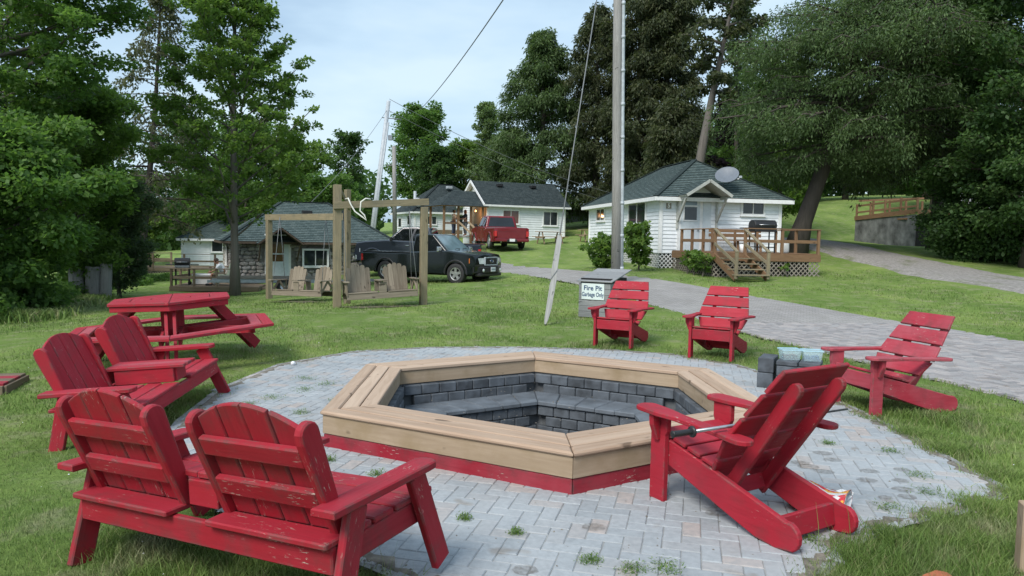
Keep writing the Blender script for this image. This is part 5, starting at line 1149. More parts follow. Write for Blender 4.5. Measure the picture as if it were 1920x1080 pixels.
rail_run(td, (.05, 2.9, 0), (.05, .05, 0), dz, 2.10, 3, DECKW); rail_run(td, (1.15, .05, 0), (dl-.06, .05, 0), dz, 2.13, 2, DECKW); rail_run(td, (dl-.06, .05, 0), (dl-.06, 2.9, 0), dz, 2.13, 2, DECKW)
sx0, sx1, sy = .02, 1.12, -1.5
for x_ in (.02, 1.12):
    board('stair_post', (x_+.05, sy, .50), (x_+.05, sy, 1.36), .09, .09, POSTW, td, (1, 0, 0), .006)
    board('stair_rail', (x_+.05, sy-.05, 1.36), (x_, .03, 2.12), .11, .04, POSTW, td, (1, 0, 0)); board('stair_middle_rail', (x_+.05, sy, .98), (x_, .03, 1.62), .10, .035, POSTW, td, (0, 1, 1))
    board('stringer', (x_+.05, sy+.05, .54), (x_, -.02, 1.16), .24, .04, DECKW, td, (0, 0, 1))
for k in range(4): f = k/4; board('tread', (.02, sy+.05+f*1.35, .62+f*.68), (1.20, sy+.05+f*1.35, .62+f*.68), .28, .035, POSTW, td, (0, 1, 0))
# bench against the railing, deep on the deck
tb = thing('deck_bench', 'brown timber bench against the wall on the cottage deck', 'bench', M5 @ Vector((2.9, -.55, 1.32)), r5)
for z_, y_ in ((.42, -.30), (.42, -.14)): board('seat_board', (-1.1, y_, z_), (1.1, y_, z_), .14, .035, DECKW, tb, (0, 1, 0))
for z_ in (.62, .80): board('back_board', (-1.1, .02+z_*.05, z_), (1.1, .02+z_*.05, z_), .13, .03, DECKW, tb)
for x_ in (-.95, 0, .95): board('leg', (x_, -.25, 0), (x_, -.2, .42), .09, .05, DECKW, tb, (1, 0, 0)); board('leg', (x_, .02, 0), (x_, .06, .85), .09, .05, DECKW, tb, (1, 0, 0))
D5M = Matrix.Translation((6.83, 25.0, 0)) @ Matrix.Rotation(r5, 4, 'Z')
grill('large black barbecue grill with wide lid at the right end of the cottage deck', D5M @ Vector((2.15, .75, 1.30)), r5, 2., wide=1.15)
t = thing('propane_tank', 'white propane tank on the cottage deck beside the grill', 'propane tank', D5M @ Vector((2.95, .62, 1.30)), 0)
lathe('tank', [(.001, .42), (.10, .41), (.15, .36), (.155, .2), (.155, .08), (.12, .02), (.001, 0)], TRIM, t); tube('collar', [(0, 0, .40), (0, 0, .47)], .07, STEEL, t)
for i, (x_, y_, h_, lb) in enumerate(((1.32, .5, .3, 'white bucket on the cottage deck left of the grill'), (1.62, .55, .2, 'small pale jug on the cottage deck under the grill'))):
    o = obj('bucket', mesh('bucket', *lathe_geo([(.001, 0), (.11, 0), (.13, h_), (.12, h_), (.001, h_*.9)], 16), TRIM, True), None, Matrix.Translation(D5M @ Vector((x_, y_, 1.305)))); tag(o, lb, 'bucket')

# --- stone cottage
CS = (-12.6, 33.0); WS_, DS_ = 7.2, 5.0; rs = math.atan2(.42, .91); FS, ES, RS = -.55, 1.30, 3.25
ts = thing('stone_cottage', 'fieldstone cottage with green shingled roof and pale blue door', 'cottage', (*CS, 0), rs)
boxp('wall', (WS_/2, DS_/2, (FS+ES)/2-.1), (WS_-.04, DS_-.04, ES-FS+.2), MORTAR, ts, 0)
pl, rg = hip(WS_, DS_, ES+.0, RS, .45, None); roof_deck('roof_deck', pl, ts, SOFF, .07); shingled('shingles', pl, SHING, ts, .145); fascia_ring(WS_, DS_, ES+.0, .45, ts, SOFF, .10)
ridge_caps(ts, [(rg[0], rg[1]), ((-.45, -.45, ES), rg[0]), ((WS_+.45, -.45, ES), rg[1])], SHING)
boxp('roof_vent', (3.55, 1.55, 2.72), (.45, .35, .20), BLACK, ts, .02)
SM = []
for k in range(8):
    bm = bmesh.new(); bmesh.ops.create_icosphere(bm, subdivisions=2, radius=.5)
    g = random.Random(k)
    for v in bm.verts:
        n_ = v.co.normalized(); m = max(abs(n_.x), abs(n_.z), .35); q = .5/(m**.65)*.92; v.co = Vector((n_.x*q, n_.y*.5, n_.z*q)); v.co += Vector((g.uniform(-.06, .06), g.uniform(-.05, .05), g.uniform(-.07, .07)))
    me = bpy.data.meshes.new('stone'); bm.to_mesh(me); bm.free(); me.materials.append(STONEM); SM.append(me)
def stonework(parent, p, u, n, L_, z0, z1, holes, as_parts):
    u = Vector(u); n = Vector(n); z = z0; g = random.Random(9); geo = []; cnt = 0
    while z < z1-.04:
        h = g.uniform(.13, .25); s = -g.uniform(0, .2)
        while s < L_:
            w_ = g.uniform(.15, .42); c = s+w_/2; zc_ = z+h/2+g.uniform(-.02, .02)
            if 0 < c < L_ and not any(a-.04 < c < b+.04 and c0-.03 < zc_ < c1+.03 for a, b, c0, c1 in holes):
                M = frame(Vector(p)+u*c+Vector((0, 0, zc_))+n*.02, u, Vector((0, 0, 1))) @ Matrix.Rotation(g.uniform(-.12, .12), 4, 'Z')
                M = M @ Matrix(((w_*1.02, 0, 0, 0), (0, 0, h*1.04, 0), (0, .13, 0, 0), (0, 0, 0, 1)))
                if as_parts and cnt < 300: obj('stone', SM[g.randrange(8)], parent, M); cnt += 1
                else: me = SM[g.randrange(8)]; geo.append(([M @ v.co for v in me.vertices], [tuple(q.vertices) for q in me.polygons]))
            s += w_
        z += h
    if geo: tag(joined('small_stones', geo, STONEM, parent), kind='stuff')
dsx = 1.55
stonework(ts, (0, 0, 0), (1, 0, 0), (0, -1, 0), WS_, FS, ES-.02, [(dsx-.15, dsx+1.05, -2, 3), (3.0, 4.35, .05, 1.1), (5.85, 7.1, .05, 1.1)], True)
stonework(ts, (0, DS_, 0), (0, -1, 0), (-1, 0, 0), DS_, FS, ES-.02, [(2.9, 3.9, .1, 1.1)], False)
boxp('door_recess', (dsx+.45, .0, .55), (1.16, .10, 2.2), TRIM, ts, .01)
dr = boxp('door', (dsx+.45, -.07, .50), (.92, .05, 2.0), DOORW, ts, .005); il = dr.matrix_basis.inverted()
for z0, z1, m in ((.78, 1.06, PANEW), (.40, .72, PANE), (1.06, 1.36, PANEW)): q = quadslab('pane', [(dsx+.20, -.098, z0), (dsx+.70, -.098, z0), (dsx+.70, -.098, z1), (dsx+.20, -.098, z1)], .006, PANEW, dr); q.matrix_parent_inverse = il  # orange-red reflection in the door glass is painted as pane colour
window(ts, (3.15, -.05, .22), (1, 0, 0), (0, -1, 0), 1.05, .70, deep=.06); window(ts, (6.0, -.05, .22), (1, 0, 0), (0, -1, 0), 1.0, .70, PANEL, deep=.06); window(ts, (-.05, 2.1, .25), (0, -1, 0), (-1, 0, 0), .6, .75, deep=.05)
hx0, hx1, hz0, hz1, hy = dsx-.55, dsx+1.45, 1.22, 1.95, -1.2; m_ = (hx0+hx1)/2
hp = [[(hx0, .0, hz0), (hx0, hy, hz0), (m_, hy, hz1), (m_, 1.2, hz1)], [(hx1, hy, hz0), (hx1, .0, hz0), (m_, 1.2, hz1), (m_, hy, hz1)]]
roof_deck('hood_deck', hp, ts, SOFF); shingled('hood_shingles', hp, SHING, ts)
for x_ in (hx0+.15, hx1-.15): board('hood_bracket', (x_, -.08, .45), (x_, -.95, 1.15), .09, .05, SOFF, ts); board('hood_bracket', (x_, -.08, 1.18), (x_, -1.05, 1.18), .08, .05, SOFF, ts)
# its deck
tk = thing('timber_deck', 'old timber deck with railing in front of the stone cottage', 'deck', (-14.45, 31.0, -.62), R(8)); kl, kd = 3.6, 2.6
for k in range(18): board('deck_board', (0, .075+k*.143, -.02), (kl, .075+k*.143, -.02), .138, .034, DECKG, tk, (0, 1, 0), .004)
for a, b in (((0, -.01), (kl, -.01)), ((-.01, 0), (-.01, kd)), ((kl+.01, 0), (kl+.01, kd))): board('rim_board', (*a, -.12), (*b, -.12), .19, .04, DECKG, tk)
board('rim_board', (kl+.05, .5, -.14), (kl+2.3, .9, -.14), .16, .04, DECKG, tk); boxp('landing', (kl+1.2, 1.2, -.08), (2.3, 1.2, .04), DECKG, tk)
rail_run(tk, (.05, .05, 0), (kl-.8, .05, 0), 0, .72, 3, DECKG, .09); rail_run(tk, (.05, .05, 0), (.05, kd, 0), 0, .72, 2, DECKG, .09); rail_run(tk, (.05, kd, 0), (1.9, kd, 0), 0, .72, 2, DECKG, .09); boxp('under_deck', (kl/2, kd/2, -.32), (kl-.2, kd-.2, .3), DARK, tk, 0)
KM = Matrix.Translation((-14.45, 31.0, -.62)) @ Matrix.Rotation(R(8), 4, 'Z')
grill('black barbecue grill with domed lid on the old deck of the stone cottage', KM @ Vector((.30, .75, 0)), R(20), 1., wide=.85)
t = thing('cool_box', 'white cool box on the old deck behind the grill', 'cool box', KM @ Vector((1.15, 1.1, 0)), R(8)); boxp('box', (0, 0, .2), (1.0, .45, .38), TRIM, t, .03); boxp('lid', (0, 0, .43), (1.04, .48, .09), TRIM, t, .03)
t = thing('plastic_chair', 'pale green plastic garden chair on which the man sits', 'chair', KM @ Vector((2.05, .70, 0)), R(-75))
shape('side', [(-.35, 0), (-.28, .0), (-.15, .30), (.18, .32), (.34, .95), (.26, .97), (.10, .45), (-.05, .5), (-.32, .5), (-.34, .44), (-.2, .42)], .05, PLASTG, t, YZX(-.30)); shape('side', [(-.35, 0), (-.28, .0), (-.15, .30), (.18, .32), (.34, .95), (.26, .97), (.10, .45), (-.05, .5), (-.32, .5), (-.34, .44), (-.2, .42)], .05, PLASTG, t, YZX(.30))
board('seat', (-.28, -.02, .33), (.28, -.02, .33), .45, .03, PLASTG, t, (0, 1, -.1)); board('backrest', (-.28, .26, .68), (.28, .26, .68), .62, .03, PLASTG, t, (0, .25, 1)); board('rear_leg', (-.28, .15, .3), (-.28, .32, 0), .08, .04, PLASTG, t); board('rear_leg', (.28, .15, .3), (.28, .32, 0), .08, .04, PLASTG, t)

# --- other cottages
def cottage(label, loc, rz, W_, D_, zf_, ze, zr, pitch, gable=False, roofm=SHING2, ov=.35):
    t = thing('cottage', label, 'cottage', (*loc, 0), rz, 'white holiday cottages')
    boxp('wall', (W_/2, D_/2, (zf_-1.0+ze)/2), (W_-.02, D_-.02, ze-zf_+1.0), WHITE, t, 0)
    siding(t, (0, 0, 0), (1, 0, 0), (0, -1, 0), W_, zf_, ze, pitch, parts=False); siding(t, (0, D_, 0), (0, -1, 0), (-1, 0, 0), D_, zf_, ze, pitch, parts=False)
    for p in ((0, 0), (W_, 0)): boxp('corner_board', (p[0], p[1], (zf_+ze)/2), (.14, .14, ze-zf_), TRIM, t, .005)
    if gable:
        y0, y1, x0, x1, m = -ov, D_+ov, -ov, W_+ov, D_/2
        pl = [[(x0, y0, ze-.05), (x1, y0, ze-.05), (x1, m, zr), (x0, m, zr)], [(x1, y1, ze-.05), (x0, y1, ze-.05), (x0, m, zr), (x1, m, zr)]]
        for x_ in (.0, W_): obj('gable', mesh('gable', [(x_, 0, ze-.06), (x_, D_, ze-.06), (x_, m, zr-.12)], [(0, 1, 2)], WHITE), t)
        joined('gable_trim', [beam_geo((x0-.02, y0, ze-.1), (x0-.02, m, zr-.05), .16, .04), beam_geo((x0-.02, y1, ze-.1), (x0-.02, m, zr-.05), .16, .04), beam_geo((x0, y0-.02, ze-.10), (x1, y0-.02, ze-.10), .12, .04)], TRIM, t)
    else: pl, rg = hip(W_, D_, ze, zr, ov); fascia_ring(W_, D_, ze, ov, t, TRIM, .15); ridge_caps(t, [(rg[0], rg[1]), (pl[0][0], rg[0])], roofm)
    roof_deck('roof_deck', pl, t, TRIM, .05); shingled('shingles', pl, roofm, t, .16); return t
t = cottage('white cottage with dark hip roof at the far left beyond the stone cottage', (-22.2, 49.5), rs, 6.5, 5.5, -.55, 1.25, 2.75, .15, roofm=SHING)
window(t, (1.85, 0, .05+.35), (1, 0, 0), (0, -1, 0), .65, .72, mull=0); dr = boxp('door', (2.2, -.02, .15), (1.0, .05, 1.5), DOORW, t, .005)
t = thing('timber_deck', 'raised timber deck with lattice skirt in front of the far left cottage', 'deck', (-23.2, 43.6, -.49), R(12)); 
board('rim_board', (-.2, 0, -.1), (7.2, 0, -.1), .2, .05, DECKG, t); boxp('floor', (3.5, 1.8, -.04), (7.4, 3.6, .05), DECKG, t); lattice('lattice_skirt', t, (0, 0, 0), (1, 0, 0), 7.0, -.85, -.2, GREYW, .14); rail_run(t, (0, 0, 0), (7.0, 0, 0), 0, .82, 4, DECKG, .11); rail_run(t, (0, 3.4, 0), (2.0, 3.4, 0), 0, .82, 1, DECKG, .11)
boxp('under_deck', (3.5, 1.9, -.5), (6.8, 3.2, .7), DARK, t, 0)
grill('black covered grill on the raised deck of the far left cottage', (-22.4, 44.6, -.49), 0, 1.)
t = cottage('small white cottage with hip roof and little windows left of the lit porch', (-8.25, 62), rs, 7.5, 6.2, 1.2, 3.76, 6.35, .17)
window(t, (1.1, 0, 2.75), (1, 0, 0), (0, -1, 0), .75, .62); window(t, (0, 2.0, 2.7), (0, -1, 0), (-1, 0, 0), .9, .75, mull=0); window(t, (0, 4.8, 2.5), (0, -1, 0), (-1, 0, 0), .9, .75, mull=0); dr = boxp('door', (4.2, -.06, 2.7), (.95, .05, 2.0), DOORW, t, .005); q = quadslab('pane', [(3.85, -.09, 2.6), (4.55, -.09, 2.6), (4.55, -.09, 3.5), (3.85, -.09, 3.5)], .005, PANE, dr); q.matrix_parent_inverse = dr.matrix_basis.inverted()
boxp('roof_vent', (3.8, 2.2, 6.05), (.5, .4, .22), GALV, t, .02); v_, f_ = lathe_geo([(.001, 0), (.2, .03), (.42, .12), (.2, 0.01)], 20); obj('satellite_dish', mesh('dish', v_, f_, mat_plain('dish_pale', (.4, .43, .47), .5, .05), True), t, frame((.25, .1, 4.5), (.6, .3, .6), (-.4, .2, .8)))
boxp('planter_rail', (2.2, -1.5, 2.1), (3.6, .1, .35), DECKG, t, .01)
t3 = cottage('long white cottage with dark gabled roof behind the crimson pickup', (-1.75, 50), rs, 5.9, 4.6, 1.7, 3.95, 5.66, .16, gable=True)
window(t3, (1.15, 0, 2.7), (1, 0, 0), (0, -1, 0), 1.15, .85, PANEW); window(t3, (4.25, 0, 2.65), (1, 0, 0), (0, -1, 0), 1.05, .90); window(t3, (0, 1.5, 2.6), (0, -1, 0), (-1, 0, 0), .6, 1.0, mull=0)
for x_ in (1.6, 4.2): boxp('roof_vent', (x_, 1.7, 5.38), (.42, .35, .2), BLACK, t3, .02)
# lit porch against its gable end
tp = thing('covered_porch', 'covered timber porch with warm light and shingled awning at the gable end', 'porch', (-1.75, 50, 0), rs)
pz_ = 1.75; px0 = -3.1
for k in range(8): board('porch_board', (px0, .2+k*.3, pz_), (-.1, .2+k*.3, pz_), .28, .06, DECKW, tp, (0, 1, 0))
hp = [[(px0-.3, -.3, 3.75), (-.05, -.3, 3.75), (-.05, 1.6, 4.85), (px0+1.2, 1.6, 4.85)], [(px0-.3, 3.5, 3.75), (px0-.3, -.3, 3.75), (px0+1.2, 1.6, 4.85)]]
roof_deck('awning_deck', hp, tp, DECKW); shingled('awning_shingles', hp, SHING2, tp, .16)
for x_, y_ in ((px0, 0), (px0+1.0, 0), (px0+1.9, 0), (-.35, 0), (px0, 2.8)): post('porch_post', x_, y_, 1.0, 3.8, .14, DECKW, tp)
board('porch_rail', (px0, 0, 2.6), (px0+1.0, 0, 2.6), .12, .05, DECKW, tp); board('stair_rail', (px0+1.0, -.05, 2.7), (px0+1.5, -1.2, 1.9), .12, .06, FASC, tp); board('stair_rail', (px0+1.7, -.05, 2.7), (px0+2.2, -1.2, 1.9), .12, .06, FASC, tp)
quadslab('warm_wall', [(-.05, 2.6, 1.8), (-.05, .1, 1.8), (-.05, .1, 3.9), (-.05, 2.6, 3.9)], .03, FASC, tp)
obj('bulb', mesh('bulb', *lathe_geo([(.001, -.08), (.07, 0), (.001, .08)], 10), PORCHL, True), tp, Matrix.Translation((-.5, .9, 3.5)))
pld = bpy.data.lights.new('porch_lamp', 'POINT'); pld.energy = 7; pld.color = (1, .5, .2); pld.shadow_soft_size = .08; pld.specular_factor = 0; plo = bpy.data.objects.new('porch_lamp', pld); col.objects.link(plo); plo.parent = tp; plo.location = (-.62, .8, 3.35)
# far retaining deck at the right
tr_ = thing('raised_deck', 'rough grey walled deck with orange-brown railing up the slope at the right', 'raised deck', (23.2, 50, 0), 0)
q = Vector((24.0-23.2, 44-50, 0)); wl = 1.4
quadslab('wall', [(0, 0, 1.2), (q.x, q.y, 1.2), (q.x, q.y, 3.55), (0, 0, 3.35)], .08, CONCR, tr_); quadslab('wall', [(q.x, q.y, 1.2), (q.x+5, q.y+.6, 1.2), (q.x+5, q.y+.6, 3.5), (q.x, q.y, 3.5)], .08, DARK, tr_)
boxp('floor', (2.8, -2.6, 3.3), (4.6, 5.4, .1), DECKW, tr_)
board('rim_board', (-.12, 0, 3.45), (q.x-.12, q.y, 3.72), .28, .06, DECKW, tr_); board('rim_board', (q.x, q.y-.1, 3.7), (q.x+5, q.y+.5, 3.7), .26, .06, DECKW, tr_)
for k in range(5): p = Vector((0, 0, 3.4)).lerp(Vector((q.x, q.y, 3.7)), k/4); board('railing_post', p, p+Vector((0, 0, 1.0 if k < 4 else .85)), .11, .11, DECKW, tr_, (1, 0, 0))
for z_ in (.45, .88): board('rail', (0, 0, 3.4+z_), (q.x, q.y, 3.7+z_-.1), .12, .05, DECKW, tr_)
for k in range(4): board('railing_post', (1.2+k*1.1, .2, 3.4), (1.2+k*1.1, .2, 4.7), .11, .11, DECKW, tr_, (1, 0, 0))
board('rail', (.2, .2, 4.65), (4.6, .2, 4.9), .12, .05, DECKW, tr_)
# white house behind the right-hand trees
t = cottage('white house glimpsed through the trees at the far right', (28.5, 42), R(-8), 9, 7, 2.0, 5.6, 8.4, .2)
window(t, (1.2, 0, 4.0), (1, 0, 0), (0, -1, 0), .9, 1.0); window(t, (4.5, 0, 3.9), (1, 0, 0), (0, -1, 0), 1.6, 1.2)
# far garden wall glimpsed between the cottages
t = thing('garden_wall', 'low beige wall between the middle cottage and the white corner cottage', 'wall', (5.5, 69, tz(6, 69)-.3), 0); boxp('wall', (1.2, 0, .9), (4.4, .3, 1.6), CONCR, t, .02); boxp('coping', (1.2, 0, 1.75), (4.6, .4, .12), FASC, t, .02)
def wood_picnic(label, loc, rz):
    t = thing('picnic_table', label, 'picnic table', loc, rz, 'plain wooden picnic tables')
    for k in range(4): board('table_board', (-.9, -.27+k*.18, .75), (.9, -.27+k*.18, .75), .165, .04, PICW, t, (0, 1, 0))
    for s in (-1, 1):
        board('bench_board', (-.9, s*.72, .44), (.9, s*.72, .44), .24, .04, PICW, t, (0, 1, 0)); x_ = s*.62
        for q in (-1, 1): board('leg', (x_, q*.22, .73), (x_, q*.62, 0), .11, .05, PICW, t)
        board('cross_beam', (x_+.05*s, -.75, .39), (x_+.05*s, .75, .39), .11, .05, PICW, t)
wood_picnic('wooden picnic table on the grass before the long white cottage', (2.35, 47, tz(2.35, 47)), .35); wood_picnic('wooden picnic table half hidden behind the corner of the white cottage', (5.1, 47.5, tz(5.1, 47.5)), .2)

# ---------------------------------------------------------------- people
def skin(name, J, Ed, mat, parent, sub=2, M=None):
    """J: {key: (x,y,z,r)}; one continuous skinned body"""
    ks = list(J); me = bpy.data.meshes.new(name); me.from_pydata([J[k][:3] for k in ks], [(ks.index(a), ks.index(b)) for a, b in Ed], []); o = bpy.data.objects.new('tmp', me); col.objects.link(o)
    m = o.modifiers.new('s', 'SKIN'); m.use_smooth_shade = True
    for i, k in enumerate(ks): sv = me.skin_vertices[0].data[i]; r = J[k][3]; sv.radius = (r, r) if isinstance(r, (int, float)) else r; sv.use_root = (i == 0)
    s = o.modifiers.new('d', 'SUBSURF'); s.levels = s.render_levels = sub
    dg = bpy.context.evaluated_depsgraph_get(); dg.update(); m2 = bpy.data.meshes.new_from_object(o.evaluated_get(dg)); bpy.data.objects.remove(o); m2.materials.clear(); m2.materials.append(mat); m2.shade_smooth()
    return obj(name, m2, parent, M)
def head(parent, M, hair, long_=False):
    P = [(0, 0, 0)]
    v_, f_ = lathe_geo([(.001, -.12), (.045, -.115), (.066, -.08), (.078, -.03), (.082, .02), (.078, .07), (.055, .11), (.001, .125)], 16)
    v_ = [(x*.95, y*1.12-.01*(z < -.05), z) for x, y, z in v_]; g_ = [([Vector(q) for q in v_], f_), tube_geo([(0, -.088, .015), (0, -.112, -.02), (0, -.09, -.03)], [.010, .016, .010], 6)]
    for s in (-1, 1): g_.append(tube_geo([(s*.078, .0, .02), (s*.09, .01, .0), (s*.078, .005, -.03)], [.008, .012, .008], 6))
    h_ = obj('head', mesh('head', *merge(g_), SKIN, True), parent, M)
    joined('eyes', [tube_geo([(s*.03, -.082, .022), (s*.03, -.094, .022)], .008, 6) for s in (-1, 1)], BLACK, h_)
    joined('mouth', [beam_geo((-.022, -.088, -.058), (.022, -.088, -.058), .007, .012)], TAILR, h_)
    v_, f_ = lathe_geo([(.088, -.02 if not long_ else -.14), (.092, .03), (.084, .085), (.055, .125), (.001, .14)], 16); obj('hair', mesh('hair', [(x, y*1.12+.022, z) for x, y, z in v_], f_, hair, True), h_)
def hand(parent, p, d, up):
    M = frame(p, d, up); g_ = [box_geo((.035, 0, 0), (.08, .075, .028), M)]
    for k in range(4): y = -.028+k*.019; L1 = (.032, .038, .036, .028)[k]; g_.append(tube_geo([M @ Vector((.07, y, 0)), M @ Vector((.07+L1, y, -.008)), M @ Vector((.07+L1*1.6, y, -.03))], [.0085, .008, .006], 5))
    g_.append(tube_geo([M @ Vector((.01, .035, 0)), M @ Vector((.045, .06, -.01)), M @ Vector((.07, .058, -.022))], [.011, .009, .007], 5)); joined('hand', g_, SKIN, parent, True)
# seated man (local -y is forward)
tm_ = thing('person', 'man in a white t-shirt bending forward on a garden chair on the old deck', 'person', KM @ Vector((1.95, .70, 0)), R(-75))
skin('body', {'p': (0, .08, .46, .13), 'c': (0, -.02, .72, .14), 'n': (0, -.14, .96, .06), 'lh': (.10, .0, .47, .10), 'lk': (.14, -.42, .50, .065), 'la': (.14, -.40, .08, .045), 'lt': (.14, -.56, .04, .04), 'rh': (-.10, .0, .47, .10), 'rk': (-.14, -.42, .50, .065), 'ra': (-.14, -.44, .08, .045), 'rt': (-.14, -.60, .04, .04), 'ls': (.19, -.09, .88, .06), 'le': (.24, -.28, .66, .04), 'lw': (.10, -.46, .58, .028), 'rs': (-.19, -.09, .88, .06), 're': (-.24, -.28, .66, .04), 'rw': (-.10, -.46, .58, .028)},
     [('p', 'c'), ('c', 'n'), ('p', 'lh'), ('lh', 'lk'), ('lk', 'la'), ('la', 'lt'), ('p', 'rh'), ('rh', 'rk'), ('rk', 'ra'), ('ra', 'rt'), ('n', 'ls'), ('ls', 'le'), ('le', 'lw'), ('n', 'rs'), ('rs', 're'), ('re', 'rw')], SKIN, tm_)
skin('t_shirt', {'p': (0, .08, .50, .155), 'c': (0, -.02, .74, .165), 'n': (0, -.12, .91, .085), 'ls': (.19, -.09, .87, .08), 'le': (.23, -.22, .73, .065), 'rs': (-.19, -.09, .87, .08), 're': (-.23, -.22, .73, .065)}, [('p', 'c'), ('c', 'n'), ('n', 'ls'), ('ls', 'le'), ('n', 'rs'), ('rs', 're')], SHIRTW, tm_)
skin('shorts', {'p': (0, .09, .45, .15), 'lh': (.10, .0, .47, .115), 'lk': (.14, -.38, .50, .088), 'rh': (-.10, .0, .47, .115), 'rk': (-.14, -.38, .50, .088)}, [('p', 'lh'), ('lh', 'lk'), ('p', 'rh'), ('rh', 'rk')], PANTS, tm_)
for s in (-1, 1): shape('shoe', [(-.08, -.045), (.12, -.04)]+arc(.14, 0, .05, .04, -70, 70, 4)+[(.12, .04), (-.08, .045)], .08, BLACK, tm_, frame((s*.14, -.48, .04), (0, -1, 0), (1, 0, 0)), .015)
head(tm_, Matrix.Translation((0, -.23, 1.05)) @ Matrix.Rotation(R(38), 4, 'X'), HAIRB)
hand(tm_, (.09, -.47, .575), (-.6, -.8, -.2), (0, .3, 1)); hand(tm_, (-.09, -.47, .575), (.6, -.8, -.2), (0, .3, 1))
def standing(label, loc, rz, shirt, pants, hair, long_, sc_=1.):
    t = thing('person', label, 'person', loc, rz, 'people on the lit porch')
    skin('body', {'p': (0, 0, .95, .13), 'c': (0, 0, 1.25, .13), 'n': (0, -.02, 1.47, .055), 'lh': (.09, 0, .90, .10), 'lk': (.10, -.02, .50, .065), 'la': (.10, .01, .09, .045), 'lt': (.10, -.14, .04, .04), 'rh': (-.09, 0, .90, .10), 'rk': (-.10, -.04, .50, .065), 'ra': (-.10, .02, .09, .045), 'rt': (-.10, -.13, .04, .04), 'ls': (.18, 0, 1.40, .06), 'le': (.24, -.10, 1.14, .042), 'lw': (.14, -.32, 1.12, .028), 'rs': (-.18, 0, 1.40, .06), 're': (-.24, -.10, 1.14, .042), 'rw': (-.14, -.32, 1.12, .028)},
         [('p', 'c'), ('c', 'n'), ('p', 'lh'), ('lh', 'lk'), ('lk', 'la'), ('la', 'lt'), ('p', 'rh'), ('rh', 'rk'), ('rk', 'ra'), ('ra', 'rt'), ('n', 'ls'), ('ls', 'le'), ('le', 'lw'), ('n', 'rs'), ('rs', 're'), ('re', 'rw')], SKIN, t)
    skin('top', {'p': (0, 0, .98, .15), 'c': (0, 0, 1.26, .15), 'n': (0, -.01, 1.42, .09), 'ls': (.18, 0, 1.39, .075), 'le': (.235, -.08, 1.2, .06), 'rs': (-.18, 0, 1.39, .075), 're': (-.235, -.08, 1.2, .06)}, [('p', 'c'), ('c', 'n'), ('n', 'ls'), ('ls', 'le'), ('n', 'rs'), ('rs', 're')], shirt, t)
    skin('trousers', {'p': (0, 0, .93, .145), 'lh': (.09, 0, .86, .115), 'lk': (.10, -.02, .50, .085), 'la': (.10, .01, .12, .07), 'rh': (-.09, 0, .86, .115), 'rk': (-.10, -.04, .50, .085), 'ra': (-.10, .02, .12, .07)}, [('p', 'lh'), ('lh', 'lk'), ('lk', 'la'), ('p', 'rh'), ('rh', 'rk'), ('rk', 'ra')], pants, t)
    head(t, Matrix.Translation((0, -.03, 1.62)), hair, long_); hand(t, (.13, -.33, 1.12), (-.3, -.9, 0), (0, 0, 1)); hand(t, (-.13, -.33, 1.12), (.3, -.9, 0), (0, 0, 1))
PM = Matrix.Translation((-1.75, 50, 0)) @ Matrix.Rotation(rs, 4, 'Z')
standing('person with long red hair, dark top and grey trousers standing on the lit porch', PM @ Vector((-1.42, .45, 1.78)), R(-60), NAVYC, mat_plain('grey_trousers', (.13, .14, .16), .8), HAIRR, True)
standing('person in a white shirt standing deeper in the lit porch', PM @ Vector((-1.95, 1.3, 1.78)), R(60), SHIRTW, JEANS, HAIRB, False)

